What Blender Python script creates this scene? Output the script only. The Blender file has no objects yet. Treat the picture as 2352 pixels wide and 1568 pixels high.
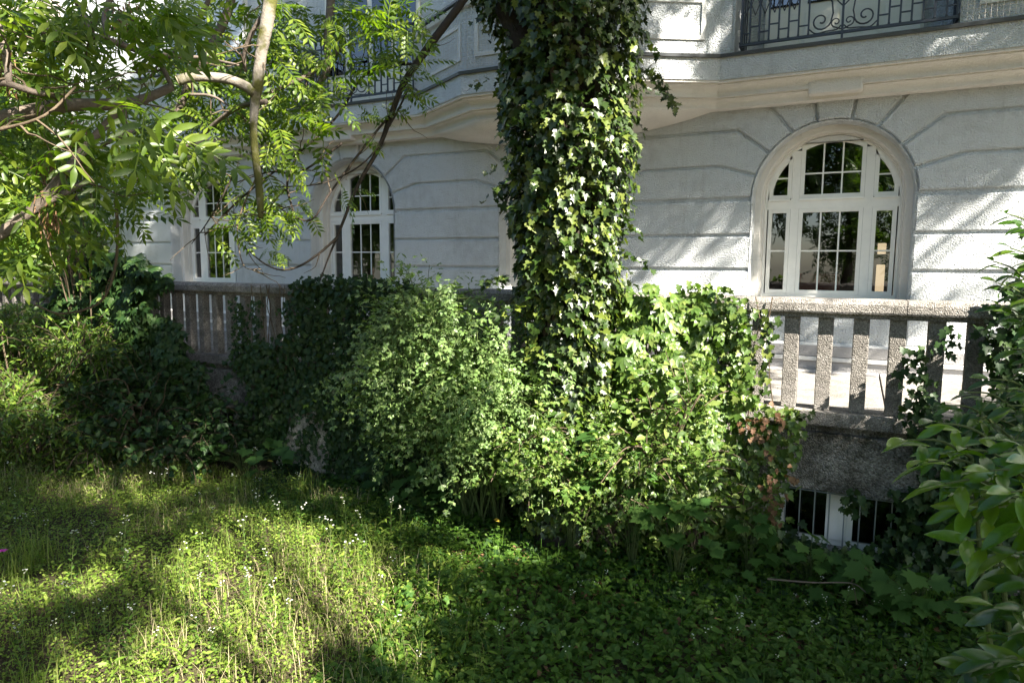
import bpy, bmesh, math, random
import numpy as np
from mathutils import Vector, Matrix

# ------------------------------------------------------------------ camera, sky, sun, exposure
S = bpy.context.scene
COL = S.collection
F_PX, PITCH, ROLL, YAW = 1593.2, 0.1109, 0.0074, 0.4684
CAM = np.array([0.0, 0.0, 2.4])
_r = np.array([math.cos(YAW), math.sin(YAW), 0.0])
_fh = np.array([-math.sin(YAW), math.cos(YAW), 0.0])
_fw = _fh * math.cos(PITCH) - np.array([0, 0, 1.0]) * math.sin(PITCH)
_u = _fh * math.sin(PITCH) + np.array([0, 0, 1.0]) * math.cos(PITCH)
C_R = _r * math.cos(ROLL) + _u * math.sin(ROLL)
C_U = _u * math.cos(ROLL) - _r * math.sin(ROLL)
C_F = _fw
cd = bpy.data.cameras.new('camera')
cam = bpy.data.objects.new('camera', cd)
COL.objects.link(cam)
cd.sensor_width = 36.0
cd.lens = 36.0 * F_PX / 2400.0
cd.clip_start = 0.05
cd.clip_end = 500
m = Matrix.Identity(4)
for i in range(3):
    m[i][0], m[i][1], m[i][2], m[i][3] = C_R[i], C_U[i], -C_F[i], CAM[i]
cam.matrix_world = m
S.camera = cam

SUN = np.array([2.7, -1.0, 2.6]); SUN /= np.linalg.norm(SUN)      # towards the sun
W = bpy.data.worlds.new('World'); S.world = W; W.use_nodes = True
nt = W.node_tree; nt.nodes.clear()
o_ = nt.nodes.new('ShaderNodeOutputWorld'); b_ = nt.nodes.new('ShaderNodeBackground'); s_ = nt.nodes.new('ShaderNodeTexSky')
s_.sky_type = 'NISHITA'; s_.sun_disc = False
s_.sun_elevation = math.asin(SUN[2]); s_.sun_rotation = math.atan2(SUN[0], SUN[1])
s_.air_density = 1.0; s_.dust_density = 1.0
b_.inputs['Strength'].default_value = 0.052
nt.links.new(s_.outputs[0], b_.inputs[0]); nt.links.new(b_.outputs[0], o_.inputs[0])
sd = bpy.data.lights.new('sun', 'SUN'); sd.energy = 5.0; sd.angle = math.radians(0.53); sd.color = (1.0, 0.93, 0.82)
sun = bpy.data.objects.new('sun', sd); COL.objects.link(sun)
sun.rotation_euler = Vector(SUN).to_track_quat('Z', 'Y').to_euler()
sun.location = (8, -3, 12)
vs = S.view_settings
vs.view_transform = 'Standard'; vs.look = 'None'; vs.gamma = 1.0; vs.use_curve_mapping = False
vs.exposure = 2.68
S.cycles.max_bounces = 10
S.cycles.transparent_max_bounces = 16
S.cycles.caustics_reflective = False; S.cycles.caustics_refractive = False

rng = np.random.default_rng(7)
R = random.Random(7)

def proj(P):
    """world points -> picture position on a 2352 x 1568 grid, and depth"""
    d = np.atleast_2d(P) - CAM
    f = d @ C_F
    f = np.where(np.abs(f) < 1e-6, 1e-6, f)
    k = F_PX * 2352 / 2400
    return 1176 + k * (d @ C_R) / f, 784 - k * (d @ C_U) / f, f

def ray(sx, sy):
    k = F_PX * 2352 / 2400
    return C_F + C_R * (sx - 1176) / k - C_U * (sy - 784) / k

def at_depth(sx, sy, dep): return CAM + ray(sx, sy) * dep
def at_Y(sx, sy, Y):
    r = ray(sx, sy); return CAM + r * ((Y - CAM[1]) / r[1])

# ------------------------------------------------------------------ object helpers
def link(o, parent=None):
    COL.objects.link(o)
    if parent is not None: o.parent = parent
    return o

def tag(o, label=None, cat=None, group=None, kind=None):
    if label: o['label'] = label
    if cat: o['category'] = cat
    if group: o['group'] = group
    if kind: o['kind'] = kind
    return o

def thing(name, label, cat, loc=(0, 0, 0), group=None):
    o = bpy.data.objects.new(name, None); o.empty_display_size = 0.1
    o.location = loc
    link(o); return tag(o, label, cat, group)

def arr_mesh(name, V, F, mat=None, smooth=False):
    V = np.asarray(V, dtype=np.float32).reshape(-1, 3); F = np.asarray(F, dtype=np.int32).reshape(-1, 3)
    me = bpy.data.meshes.new(name)
    me.vertices.add(len(V)); me.vertices.foreach_set('co', V.ravel())
    me.loops.add(F.size); me.loops.foreach_set('vertex_index', F.ravel())
    me.polygons.add(len(F)); me.polygons.foreach_set('loop_start', np.arange(0, F.size, 3, dtype=np.int32))
    if smooth: me.polygons.foreach_set('use_smooth', np.ones(len(F), dtype=bool))
    me.update(calc_edges=True)
    if mat: me.materials.append(mat)
    return me

def bm_obj(name, bm, mat, parent=None, smooth=False, loc=None):
    bmesh.ops.recalc_face_normals(bm, faces=bm.faces)
    me = bpy.data.meshes.new(name); bm.to_mesh(me); bm.free()
    if mat: me.materials.append(mat)
    if smooth:
        for p in me.polygons: p.use_smooth = True
    o = bpy.data.objects.new(name, me)
    if loc is not None: o.location = loc
    return link(o, parent)

def box(bm, x0, x1, y0, y1, z0, z1, bev=0.0):
    vs_ = [bm.verts.new((x, y, z)) for x in (x0, x1) for y in (y0, y1) for z in (z0, z1)]
    fs = []
    for q in ((0, 1, 3, 2), (4, 6, 7, 5), (0, 4, 5, 1), (2, 3, 7, 6), (0, 2, 6, 4), (1, 5, 7, 3)):
        fs.append(bm.faces.new([vs_[i] for i in q]))
    if bev:
        es = list({e for f in fs for e in f.edges})
        bmesh.ops.bevel(bm, geom=es, offset=bev, segments=2, affect='EDGES', profile=0.6)

def box_obj(name, x0, x1, y0, y1, z0, z1, mat, parent=None, bev=0.0):
    bm = bmesh.new(); box(bm, x0, x1, y0, y1, z0, z1, bev); return bm_obj(name, bm, mat, parent)

def offset_poly(P, d):
    """inset a counter-clockwise polygon (x,z) by d"""
    n = len(P); out = []
    for i in range(n):
        a, b, c = Vector(P[i - 1]), Vector(P[i]), Vector(P[(i + 1) % n])
        e1 = (b - a).normalized(); e2 = (c - b).normalized()
        n1 = Vector((-e1.y, e1.x)); n2 = Vector((-e2.y, e2.x))
        m_ = n1 + n2
        k = m_.dot(n1)
        m_ = m_ / max(k, 0.35)
        out.append((b.x + m_.x * d, b.y + m_.y * d))
    return out

def prism(bm, P, y0, y1, cham=0.0):
    """polygon P (x,z, ccw) from y1 (back) to y0 (front), front edge chamfered"""
    back = [bm.verts.new((x, y1, z)) for x, z in P]
    n = len(P)
    if cham:
        mid = [bm.verts.new((x, y0 + cham, z)) for x, z in P]
        fr = [bm.verts.new((x, y0, z)) for x, z in offset_poly(P, cham)]
        rings = [back, mid, fr]
    else:
        fr = [bm.verts.new((x, y0, z)) for x, z in P]; rings = [back, fr]
    for a, b in zip(rings, rings[1:]):
        for i in range(n):
            bm.faces.new((a[i], a[(i + 1) % n], b[(i + 1) % n], b[i]))
    bm.faces.new(fr)
    bm.faces.new(back)

def ring_prism(bm, P, Q, y0, y1):
    """frame between outer polygon P and inner polygon Q (same vertex count)"""
    n = len(P)
    A = [bm.verts.new((x, y0, z)) for x, z in P]; B = [bm.verts.new((x, y0, z)) for x, z in Q]
    A2 = [bm.verts.new((x, y1, z)) for x, z in P]; B2 = [bm.verts.new((x, y1, z)) for x, z in Q]
    for i in range(n):
        j = (i + 1) % n
        bm.faces.new((A[i], A[j], B[j], B[i])); bm.faces.new((A[i], A[j], A2[j], A2[i]))
        bm.faces.new((B[i], B[j], B2[j], B2[i])); bm.faces.new((A2[i], A2[j], B2[j], B2[i]))

def tube(bm, pts, rad, seg=8, cap=True, wob=0.0):
    pts = [Vector(p) for p in pts]
    if not hasattr(rad, '__len__'): rad = [rad] * len(pts)
    rings = []; up = Vector((0.31, 0.17, 0.93))
    for i, p in enumerate(pts):
        t = (pts[min(i + 1, len(pts) - 1)] - pts[max(i - 1, 0)])
        if t.length < 1e-9: t = Vector((0, 0, 1))
        t.normalize()
        a = t.cross(up)
        if a.length < 0.05: a = t.cross(Vector((1, 0, 0)))
        a.normalize(); b = t.cross(a); up = a.cross(t)
        rings.append([bm.verts.new(p + (a * math.cos(2 * math.pi * k / seg) + b * math.sin(2 * math.pi * k / seg)) * rad[i] * (1 + wob * (R.random() - .5))) for k in range(seg)])
    for r0, r1 in zip(rings, rings[1:]):
        for k in range(seg):
            bm.faces.new((r0[k], r0[(k + 1) % seg], r1[(k + 1) % seg], r1[k]))
    if cap and seg > 2:
        bm.faces.new(rings[0][::-1]); bm.faces.new(rings[-1])

def smooth_path(pts, n=6):
    """Catmull-Rom through pts (rows of any length)"""
    P = np.asarray(pts, float); P = np.vstack([2 * P[0] - P[1], P, 2 * P[-1] - P[-2]])
    out = []
    for i in range(1, len(P) - 2):
        p0, p1, p2, p3 = P[i - 1], P[i], P[i + 1], P[i + 2]
        for t in np.linspace(0, 1, n, endpoint=False):
            out.append(0.5 * ((2 * p1) + (-p0 + p2) * t + (2 * p0 - 5 * p1 + 4 * p2 - p3) * t * t + (-p0 + 3 * p1 - 3 * p2 + p3) * t ** 3))
    out.append(P[-2]); return np.array(out)

# ------------------------------------------------------------------ materials
def new_mat(name):
    m_ = bpy.data.materials.new(name); m_.use_nodes = True
    t = m_.node_tree; t.nodes.clear()
    out = t.nodes.new('ShaderNodeOutputMaterial'); p = t.nodes.new('ShaderNodeBsdfPrincipled')
    t.links.new(p.outputs[0], out.inputs[0])
    return m_, t, p, out

def N(t, typ, **kw):
    n = t.nodes.new(typ)
    for k, v in kw.items():
        if k in n.inputs.keys(): n.inputs[k].default_value = v
        else: setattr(n, k, v)
    return n

def ramp(t, fac, stops):
    r = t.nodes.new('ShaderNodeValToRGB'); e = r.color_ramp.elements
    e[0].position, e[0].color = stops[0][0], (*stops[0][1], 1); e[1].position, e[1].color = stops[-1][0], (*stops[-1][1], 1)
    for pos, c in stops[1:-1]:
        x = e.new(pos); x.color = (*c, 1)
    t.links.new(fac, r.inputs[0]); return r.outputs[0]

def obj_coord(t):
    return t.nodes.new('ShaderNodeTexCoord').outputs['Object']

def noise(t, co, scale, detail=4, rough=0.6):
    n = N(t, 'ShaderNodeTexNoise', Scale=scale, Detail=detail, Roughness=rough); t.links.new(co, n.inputs['Vector']); return n.outputs['Fac']

def mixc(t, f, a, b, mode='MIX'):
    n = t.nodes.new('ShaderNodeMix'); n.data_type = 'RGBA'; n.blend_type = mode
    for sock, v in ((n.inputs[0], f), (n.inputs[6], a), (n.inputs[7], b)):
        if isinstance(v, (int, float)): sock.default_value = v
        elif isinstance(v, tuple): sock.default_value = (*v, 1)
        else: t.links.new(v, sock)
    return n.outputs[2]

def bump(t, p, h, strength, dist):
    b = N(t, 'ShaderNodeBump', Strength=strength, Distance=dist); t.links.new(h, b.inputs['Height']); t.links.new(b.outputs[0], p.inputs['Normal'])

def plaster(name, col, scale, dist, strength=1.0, dirt=0.25, dirtcol=(0.25, 0.24, 0.22)):
    m_, t, p, _ = new_mat(name); co = obj_coord(t)
    n1 = noise(t, co, scale, 3, 0.55); n2 = noise(t, co, 1.3, 5, 0.6); n3 = noise(t, co, 7, 4, .6)
    mul = N(t, 'ShaderNodeMath', operation='MULTIPLY'); t.links.new(n2, mul.inputs[0]); t.links.new(n3, mul.inputs[1])
    d = ramp(t, mul.outputs[0], [(0.22, (0, 0, 0)), (0.5, (dirt,) * 3)])
    c = mixc(t, d, col, dirtcol)
    mp = N(t, 'ShaderNodeMapping', Scale=(5.0, 5.0, 0.45)); t.links.new(co, mp.inputs['Vector'])
    n4 = noise(t, mp.outputs[0], 1.0, 5, .65)
    c = mixc(t, ramp(t, n4, [(0.56, (0, 0, 0)), (0.80, (dirt * 1.1,) * 3)]), c, (0.30, 0.29, 0.27))
    t.links.new(c, p.inputs['Base Color']); p.inputs['Roughness'].default_value = 0.93; p.inputs['Specular IOR Level'].default_value = 0.2
    bump(t, p, n1, strength, dist); return m_

M = {}
M['stucco'] = plaster('rough_plaster', (0.70, 0.73, 0.735), 58, 0.06, 1.0, 0.36)
M['smooth'] = plaster('smooth_plaster', (0.68, 0.675, 0.65), 70, 0.012, 1.0, 0.2)
M['beige'] = plaster('beige_plaster', (0.65, 0.62, 0.57), 60, 0.015, 1.0, 0.15)
M['base'] = plaster('base_plaster', (0.36, 0.35, 0.345), 60, 0.01, 1.0, 0.3)

def paint(name, col, rough=0.35, spec=0.5, metal=0.0, wear=0.06):
    m_, t, p, _ = new_mat(name); co = obj_coord(t)
    n1 = noise(t, co, 9, 5)
    c = mixc(t, ramp(t, n1, [(0.45, (0, 0, 0)), (0.75, (wear * 3,) * 3)]), col, tuple(x * 0.6 for x in col))
    t.links.new(c, p.inputs['Base Color']); p.inputs['Roughness'].default_value = rough; p.inputs['Metallic'].default_value = metal
    p.inputs['Specular IOR Level'].default_value = spec; return m_
M['white'] = paint('white_window_paint', (0.80, 0.78, 0.73), 0.3)
M['cream'] = paint('cream_door_paint', (0.74, 0.72, 0.62), 0.4)
M['iron'] = paint('dark_iron', (0.035, 0.04, 0.05), 0.4, 0.5, 0.2)
M['lead'] = paint('dark_sheet_metal', (0.07, 0.075, 0.08), 0.45, 0.5, 0.4)
M['steel'] = paint('galvanised_bars', (0.34, 0.37, 0.38), 0.4, 0.5, 0.6)
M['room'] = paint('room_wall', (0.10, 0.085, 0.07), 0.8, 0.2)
M['wood'] = paint('brown_wood', (0.30, 0.15, 0.08), 0.35)
M['red'] = paint('red_cloth', (0.50, 0.06, 0.03), 0.7)
M['shutter'] = paint('white_shutter', (0.72, 0.74, 0.76), 0.5)
M['cord'] = paint('net_cord', (0.62, 0.58, 0.52), 0.8)

def glass(name, tint=0.55):
    m_, t, p, out = new_mat(name); t.nodes.remove(p)
    g = N(t, 'ShaderNodeBsdfGlossy'); g.inputs['Roughness'].default_value = 0.0; g.inputs['Color'].default_value = (0.95, 0.97, 1, 1)
    tr = N(t, 'ShaderNodeBsdfTransparent'); tr.inputs['Color'].default_value = (tint, tint, tint * 0.97, 1)
    fr = N(t, 'ShaderNodeFresnel', IOR=2.1)
    mx = t.nodes.new('ShaderNodeMixShader')
    co = obj_coord(t); n1 = noise(t, co, 1.7, 2)
    b = N(t, 'ShaderNodeBump', Strength=0.25, Distance=0.004); t.links.new(n1, b.inputs['Height']); t.links.new(b.outputs[0], g.inputs['Normal'])
    t.links.new(fr.outputs[0], mx.inputs[0]); t.links.new(tr.outputs[0], mx.inputs[1]); t.links.new(g.outputs[0], mx.inputs[2])
    t.links.new(mx.outputs[0], out.inputs[0]); return m_
M['glass'] = glass('window_glass')

def emis(name, col, s):
    m_, t, p, out = new_mat(name); p.inputs['Base Color'].default_value = (*col, 1)
    p.inputs['Emission Color'].default_value = (*col, 1); p.inputs['Emission Strength'].default_value = s; return m_
M['lamp'] = emis('lit_lamp_paper', (1.0, 0.78, 0.50), 0.22)

def concrete(name, light, dark, moss, grain=160, dist=0.02, mossamt=0.5, fac0=0.42):
    m_, t, p, _ = new_mat(name); co = obj_coord(t)
    v = N(t, 'ShaderNodeTexVoronoi', Scale=grain); t.links.new(co, v.inputs['Vector'])
    n1 = noise(t, co, 2.6, 6, 0.65); n2 = noise(t, co, 14, 5, 0.65); n3 = noise(t, co, grain * 0.7, 2)
    a = mixc(t, ramp(t, n1, [(fac0 - .1, (0, 0, 0)), (fac0 + .18, (1, 1, 1))]), dark, light)
    a = mixc(t, ramp(t, n2, [(0.5, (0, 0, 0)), (0.72, (mossamt,) * 3)]), a, moss)
    a = mixc(t, 0.75, a, ramp(t, v.outputs['Color'], [(0.1, (0.35, 0.33, 0.31)), (0.6, (0.9, 0.88, 0.86)), (1, (1.5, 1.45, 1.4))]), 'MULTIPLY')
    t.links.new(a, p.inputs['Base Color']); p.inputs['Roughness'].default_value = 0.95; p.inputs['Specular IOR Level'].default_value = 0.15
    ad = N(t, 'ShaderNodeMath', operation='SUBTRACT'); t.links.new(n3, ad.inputs[0]); t.links.new(v.outputs['Distance'], ad.inputs[1])
    bump(t, p, ad.outputs[0], 1.0, dist); return m_
M['agg'] = concrete('exposed_aggregate', (0.37, 0.352, 0.33), (0.16, 0.15, 0.135), (0.07, 0.07, 0.05), 120, 0.012, 0.6)
M['wallc'] = concrete('weathered_wall', (0.40, 0.39, 0.36), (0.08, 0.075, 0.06), (0.045, 0.05, 0.03), 70, 0.018, 0.75, 0.47)
M['slab'] = concrete('terrace_slab', (0.27, 0.26, 0.245), (0.18, 0.17, 0.155), (0.10, 0.095, 0.065), 120, 0.004, 0.45)
M['pale'] = concrete('pale_render', (0.48, 0.44, 0.38), (0.20, 0.18, 0.15), (0.05, 0.055, 0.03), 90, 0.008, 0.85)

def bark(name, a, b, moss=None, mossf=0.58):
    m_, t, p, _ = new_mat(name); co = obj_coord(t)
    n1 = noise(t, co, 30, 6, 0.7); n2 = noise(t, co, 5, 4)
    c = mixc(t, n1, a, b)
    if moss: c = mixc(t, ramp(t, n2, [(mossf - .04, (0, 0, 0)), (mossf + .06, (1, 1, 1))]), c, moss)
    t.links.new(c, p.inputs['Base Color']); p.inputs['Roughness'].default_value = 0.9; p.inputs['Specular IOR Level'].default_value = 0.2
    bump(t, p, n1, 0.9, 0.012); return m_
M['bark'] = bark('ash_bark', (0.055, 0.043, 0.034), (0.19, 0.155, 0.125))
M['mossbark'] = bark('mossy_bark', (0.10, 0.088, 0.07), (0.27, 0.24, 0.20), (0.07, 0.07, 0.018), 0.50)
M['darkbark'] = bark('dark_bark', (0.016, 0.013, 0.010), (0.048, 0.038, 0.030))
M['twig'] = bark('twig_bark', (0.05, 0.036, 0.024), (0.13, 0.10, 0.065))
M['greenstem'] = bark('green_stem', (0.035, 0.055, 0.014), (0.085, 0.11, 0.035))
M['cut'] = bark('cut_wood', (0.45, 0.36, 0.25), (0.60, 0.50, 0.36))

def leafmat(name, c0, c1, c2, trans=0.35, rough=0.42, spec=0.5, veins=0):
    """leaf: hue varies from leaf to leaf, light passes through"""
    m_, t, p, out = new_mat(name)
    g = t.nodes.new('ShaderNodeNewGeometry'); oi = t.nodes.new('ShaderNodeObjectInfo')
    ad = N(t, 'ShaderNodeMath', operation='ADD'); t.links.new(g.outputs['Random Per Island'], ad.inputs[0]); t.links.new(oi.outputs['Random'], ad.inputs[1])
    fr = N(t, 'ShaderNodeMath', operation='FRACT'); t.links.new(ad.outputs[0], fr.inputs[0])
    co = obj_coord(t)
    c = ramp(t, fr.outputs[0], [(0, c0), (0.55, c1), (0.97, c2)])
    n1 = noise(t, co, 25, 3)
    c = mixc(t, ramp(t, n1, [(0.3, (0, 0, 0)), (0.75, (0.35,) * 3)]), c, tuple(x * 1.5 for x in c1))
    t.links.new(c, p.inputs['Base Color']); p.inputs['Roughness'].default_value = rough; p.inputs['Specular IOR Level'].default_value = spec
    tl = t.nodes.new('ShaderNodeBsdfTranslucent')
    tc = mixc(t, 1.0, c, (1.5, 1.75, 0.55), 'MULTIPLY'); t.links.new(tc, tl.inputs['Color'])
    mx = t.nodes.new('ShaderNodeMixShader'); mx.inputs[0].default_value = trans
    t.links.new(p.outputs[0], mx.inputs[1]); t.links.new(tl.outputs[0], mx.inputs[2]); t.links.new(mx.outputs[0], out.inputs[0])
    return m_
M['ash'] = leafmat('ash_leaf', (0.035, 0.07, 0.007), (0.075, 0.12, 0.011), (0.16, 0.20, 0.02), 0.48, 0.42, 0.4)
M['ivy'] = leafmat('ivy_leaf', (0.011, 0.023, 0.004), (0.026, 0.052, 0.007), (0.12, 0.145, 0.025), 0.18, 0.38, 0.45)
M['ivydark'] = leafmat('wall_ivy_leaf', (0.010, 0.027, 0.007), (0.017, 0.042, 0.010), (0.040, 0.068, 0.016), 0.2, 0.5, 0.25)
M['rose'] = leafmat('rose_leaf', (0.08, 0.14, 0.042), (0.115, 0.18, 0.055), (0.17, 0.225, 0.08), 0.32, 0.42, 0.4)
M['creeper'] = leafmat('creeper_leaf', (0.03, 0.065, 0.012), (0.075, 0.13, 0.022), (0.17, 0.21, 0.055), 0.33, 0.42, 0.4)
M['maple'] = leafmat('maple_leaf', (0.025, 0.065, 0.014), (0.045, 0.10, 0.02), (0.08, 0.145, 0.032), 0.36, 0.55, 0.25)
M['laurel'] = leafmat('laurel_leaf', (0.014, 0.042, 0.005), (0.032, 0.075, 0.007), (0.08, 0.13, 0.012), 0.28, 0.25, 0.5)
M['laurelfresh'] = leafmat('fresh_laurel_leaf', (0.03, 0.08, 0.006), (0.07, 0.145, 0.008), (0.16, 0.235, 0.015), 0.34, 0.22, 0.6)
M['hedge'] = leafmat('hedge_leaf', (0.03, 0.065, 0.010), (0.06, 0.11, 0.014), (0.14, 0.185, 0.024), 0.36, 0.45, 0.35)
M['cover'] = leafmat('ground_cover_leaf', (0.026, 0.064, 0.008), (0.052, 0.11, 0.014), (0.10, 0.165, 0.027), 0.36, 0.5, 0.25)
M['grass'] = leafmat('grass_blade', (0.075, 0.125, 0.018), (0.125, 0.175, 0.03), (0.24, 0.24, 0.09), 0.40, 0.55, 0.25)
M['herb'] = leafmat('meadow_herb_leaf', (0.07, 0.125, 0.016), (0.12, 0.18, 0.024), (0.20, 0.24, 0.05), 0.38, 0.5, 0.25)
M['straw'] = leafmat('dry_grass', (0.26, 0.22, 0.12), (0.34, 0.29, 0.17), (0.42, 0.35, 0.22), 0.3, 0.6, 0.3)
M['petal'] = leafmat('white_petal', (0.72, 0.72, 0.70), (0.8, 0.8, 0.78), (0.82, 0.8, 0.7), 0.3, 0.6, 0.3)
M['dead'] = leafmat('dead_leaf', (0.09, 0.045, 0.022), (0.15, 0.08, 0.04), (0.26, 0.16, 0.09), 0.2, 0.6, 0.3)
M['yellow'] = leafmat('yellow_leaf', (0.5, 0.3, 0.03), (0.55, 0.38, 0.05), (0.5, 0.42, 0.08), 0.3, 0.5, 0.3)
M['magenta'] = leafmat('magenta_petal', (0.45, 0.01, 0.30), (0.5, 0.02, 0.35), (0.5, 0.03, 0.4), 0.3, 0.5, 0.3)
M['canopy'] = leafmat('canopy_leaf', (0.05, 0.10, 0.02), (0.08, 0.15, 0.02), (0.13, 0.19, 0.03), 0.35, 0.45)

def soil():
    m_, t, p, _ = new_mat('soil'); co = obj_coord(t)
    n1 = noise(t, co, 6, 8, 0.7); n2 = noise(t, co, 45, 5)
    c = ramp(t, n1, [(0.3, (0.035, 0.026, 0.017)), (0.55, (0.06, 0.05, 0.028)), (0.75, (0.07, 0.075, 0.03))])
    t.links.new(c, p.inputs['Base Color']); p.inputs['Roughness'].default_value = 1.0; p.inputs['Specular IOR Level'].default_value = 0.1
    bump(t, p, n2, 1.0, 0.03); return m_
M['soil'] = soil()
M['pink'] = plaster('neighbour_plaster', (0.72, 0.62, 0.54), 20, 0.006, 0.6)
M['tile'] = paint('roof_tile', (0.36, 0.13, 0.07), 0.8)

# ------------------------------------------------------------------ ground and terrace
def ground_h(x, y):
    return 0.05 * np.sin(x * 0.9 + 1.3) * np.sin(y * 1.1) + 0.02 * np.sin(x * 3.1 + y * 2.3)
nx, ny = 150, 110
gx = np.concatenate([[-70, -40], np.linspace(-18, 8, nx - 4), [40, 70]]); gy = np.concatenate([[-60, -30], np.linspace(-2, 6.6, ny - 4), [30, 60]])
GX, GY = np.meshgrid(gx, gy)
inside = (GX > -18) & (GX < 8) & (GY > -2) & (GY < 6.6)
GZ = np.where(inside, ground_h(GX, GY), 0)
idx = np.arange(GX.size).reshape(GX.shape)
q = np.stack([idx[:-1, :-1], idx[:-1, 1:], idx[1:, 1:], idx[1:, :-1]], -1).reshape(-1, 4)
Fg = np.concatenate([q[:, [0, 1, 2]], q[:, [0, 2, 3]]])
go = bpy.data.objects.new('ground', arr_mesh('ground', np.stack([GX, GY, GZ], -1).reshape(-1, 3), Fg, M['soil'], True)); link(go); tag(go, kind='structure')

ZF = 1.17                                   # terrace floor
tf = box_obj('terrace_floor', -16, 6.3, 6.2, 8.99, 0.9, ZF - 0.05, M['base']); tag(tf, kind='structure')
sx0 = -15.96
while sx0 < 5.0:
    for (ya, yb) in ((6.21, 7.44), (7.455, 8.72)):
        box_obj('paving_slab', sx0, sx0 + 1.235, ya, yb, ZF - 0.05, ZF + R.uniform(-.003, .003), M['slab'], tf, 0.006)
    box_obj('gutter_stone', sx0, sx0 + 1.235, 8.735, 8.985, ZF - 0.05, ZF + 0.012 + R.uniform(-.002, .002), M['base'], tf, 0.006)
    sx0 += 1.25

# ------------------------------------------------------------------ apartment building
B = thing('apartment_building', 'pale grey plastered apartment building with arched windows and banded ground floor', 'building', (-4, 9, 0))
def bp(o):                                   # world-built mesh becomes a part of the building
    o.parent = B; o.location = (4, -9, 0); return o
YF = 9.0
WC = [-11.2, -7.58, -3.9, -0.35]             # window centres
SPR, RAD = 3.24, 0.885
BX0, BX1 = -15.2, 7.5
def arc(r, a0, a1, n=14): return [(r * math.sin(a0 + (a1 - a0) * i / n), r * math.cos(a0 + (a1 - a0) * i / n)) for i in range(n + 1)]
# core wall behind the raised courses
edges = [BX0] + [(a + b) / 2 for a, b in zip(WC, WC[1:])] + [1.46]
bm = bmesh.new()
for c, x0, x1 in zip(WC, edges, edges[1:]):
    P = [(x0, 2.03), (c - RAD, 2.03)] + [(c + a, SPR + b) for a, b in arc(RAD, -math.pi / 2, math.pi / 2, 28)] + [(c + RAD, 2.03), (x1, 2.03), (x1, 4.9), (x0, 4.9)]
    vs_ = [bm.verts.new((x, YF + 0.028, z)) for x, z in P]; bm.faces.new(vs_)
box(bm, 1.46, BX1, YF + 0.028, YF + 0.5, 2.03, 4.9)
box(bm, BX0, BX1, YF + 0.01, YF + 0.5, 1.1, 2.03)
box(bm, BX0, BX0 + 0.3, YF + 0.028, 16, 0.0, 12.0)
box(bm, BX1 - 0.3, BX1, YF + 0.5, 16, 0.0, 12.0)
bp(bm_obj('wall', bm, M['stucco']))
# raised plaster courses
def course(P, cham=0.016, y0=YF, back=None, mat='stucco'):
    bm = bmesh.new(); prism(bm, P, y0, YF + 0.027, cham); bp(bm_obj('plaster_course', bm, M[mat]))
G = 0.017
rel = lambda pts, c, s=1: [(c + s * a, SPR + b) for a, b in pts]
A3, A2, A1, A0 = math.radians(71.1), math.radians(51.9), math.radians(29.9), math.radians(11.3)
J3, J2, J1, J0 = (1.304, .42), (1.10, .849), (.832, 1.235), (.23, 1.235)
def pier(cl, cr):
    """courses of the pier between window centres cl and cr (None = the building's end)"""
    zs = [1.50, 1.94, 2.37, 2.80, 3.24]
    xl = cl + RAD if cl is not None else BX0; xr = cr - RAD if cr is not None else BX1
    for a, b in zip(zs, zs[1:]):
        course([(xl, a + G), (xr, a + G), (xr, b - G), (xl, b - G)])
    def side(pts): # pts relative, going upward along the window's right side
        L = rel(pts, cl) if cl is not None else [(BX0, SPR + pts[0][1]), (BX0, SPR + pts[-1][1])]
        Rr = rel(pts, cr, -1) if cr is not None else [(BX1, SPR + pts[0][1]), (BX1, SPR + pts[-1][1])]
        if cl is None: L = [(BX0, SPR + min(J[1] for J in (pts[0],))), (BX0, SPR + pts[-1][1])]
        P = Rr + L[::-1]                       # ccw: up the right side, down the left
        return P
    lo = [(RAD, G)] + arc(RAD, math.pi / 2 - .01, A3, 5)[1:] + [J3]
    tri = [lo, [J3] + arc(RAD, A3, A2, 5) + [J2], [J2] + arc(RAD, A2, A1, 5) + [J1]]
    for k, pts in enumerate(tri):
        course(offset_poly(side(pts), G))
pier(None, WC[0])
for a, b in zip(WC, WC[1:]): pier(a, b)
pier(WC[-1], None)
for c in WC:
    for s in (-1, 1):
        pts = arc(RAD, A1, A0, 4) + [J0, J1]
        P = rel(pts, c, s)
        if s == 1: P = P[::1]
        # ensure ccw
        ar = sum(P[i - 1][0] * P[i][1] - P[i][0] * P[i - 1][1] for i in range(len(P)))
        if ar < 0: P = P[::-1]
        course(offset_poly(P, G))
    P = rel(arc(RAD, A0, -A0, 6) + [(-J0[0], J0[1]), J0], c)
    ar = sum(P[i - 1][0] * P[i][1] - P[i][0] * P[i - 1][1] for i in range(len(P)))
    if ar < 0: P = P[::-1]
    course(offset_poly(P, G * 0.6), 0.016, YF - 0.035)
# base mouldings
for (y0, z0, z1, mt) in ((8.93, 1.34, 1.47, 'base'), (8.915, 1.285, 1.335, 'smooth'), (8.94, 1.10, 1.28, 'base')):
    bp(box_obj('plinth_moulding', BX0 - .03, BX1 - .05, y0, YF + .02, z0, z1, M[mt], None, 0.008))
bm = bmesh.new()
P = [(8.93, 1.472), (8.99, 1.50), (YF + .02, 1.50), (YF + .02, 1.472)]
a = [bm.verts.new((BX0 - .03, y, z)) for y, z in P]; b = [bm.verts.new((BX1 - .05, y, z)) for y, z in P]
for i in range(4): bm.faces.new((a[i], a[(i + 1) % 4], b[(i + 1) % 4], b[i]))
bm.faces.new(a); bm.faces.new(b); bp(bm_obj('plinth_moulding', bm, M['smooth']))

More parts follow.
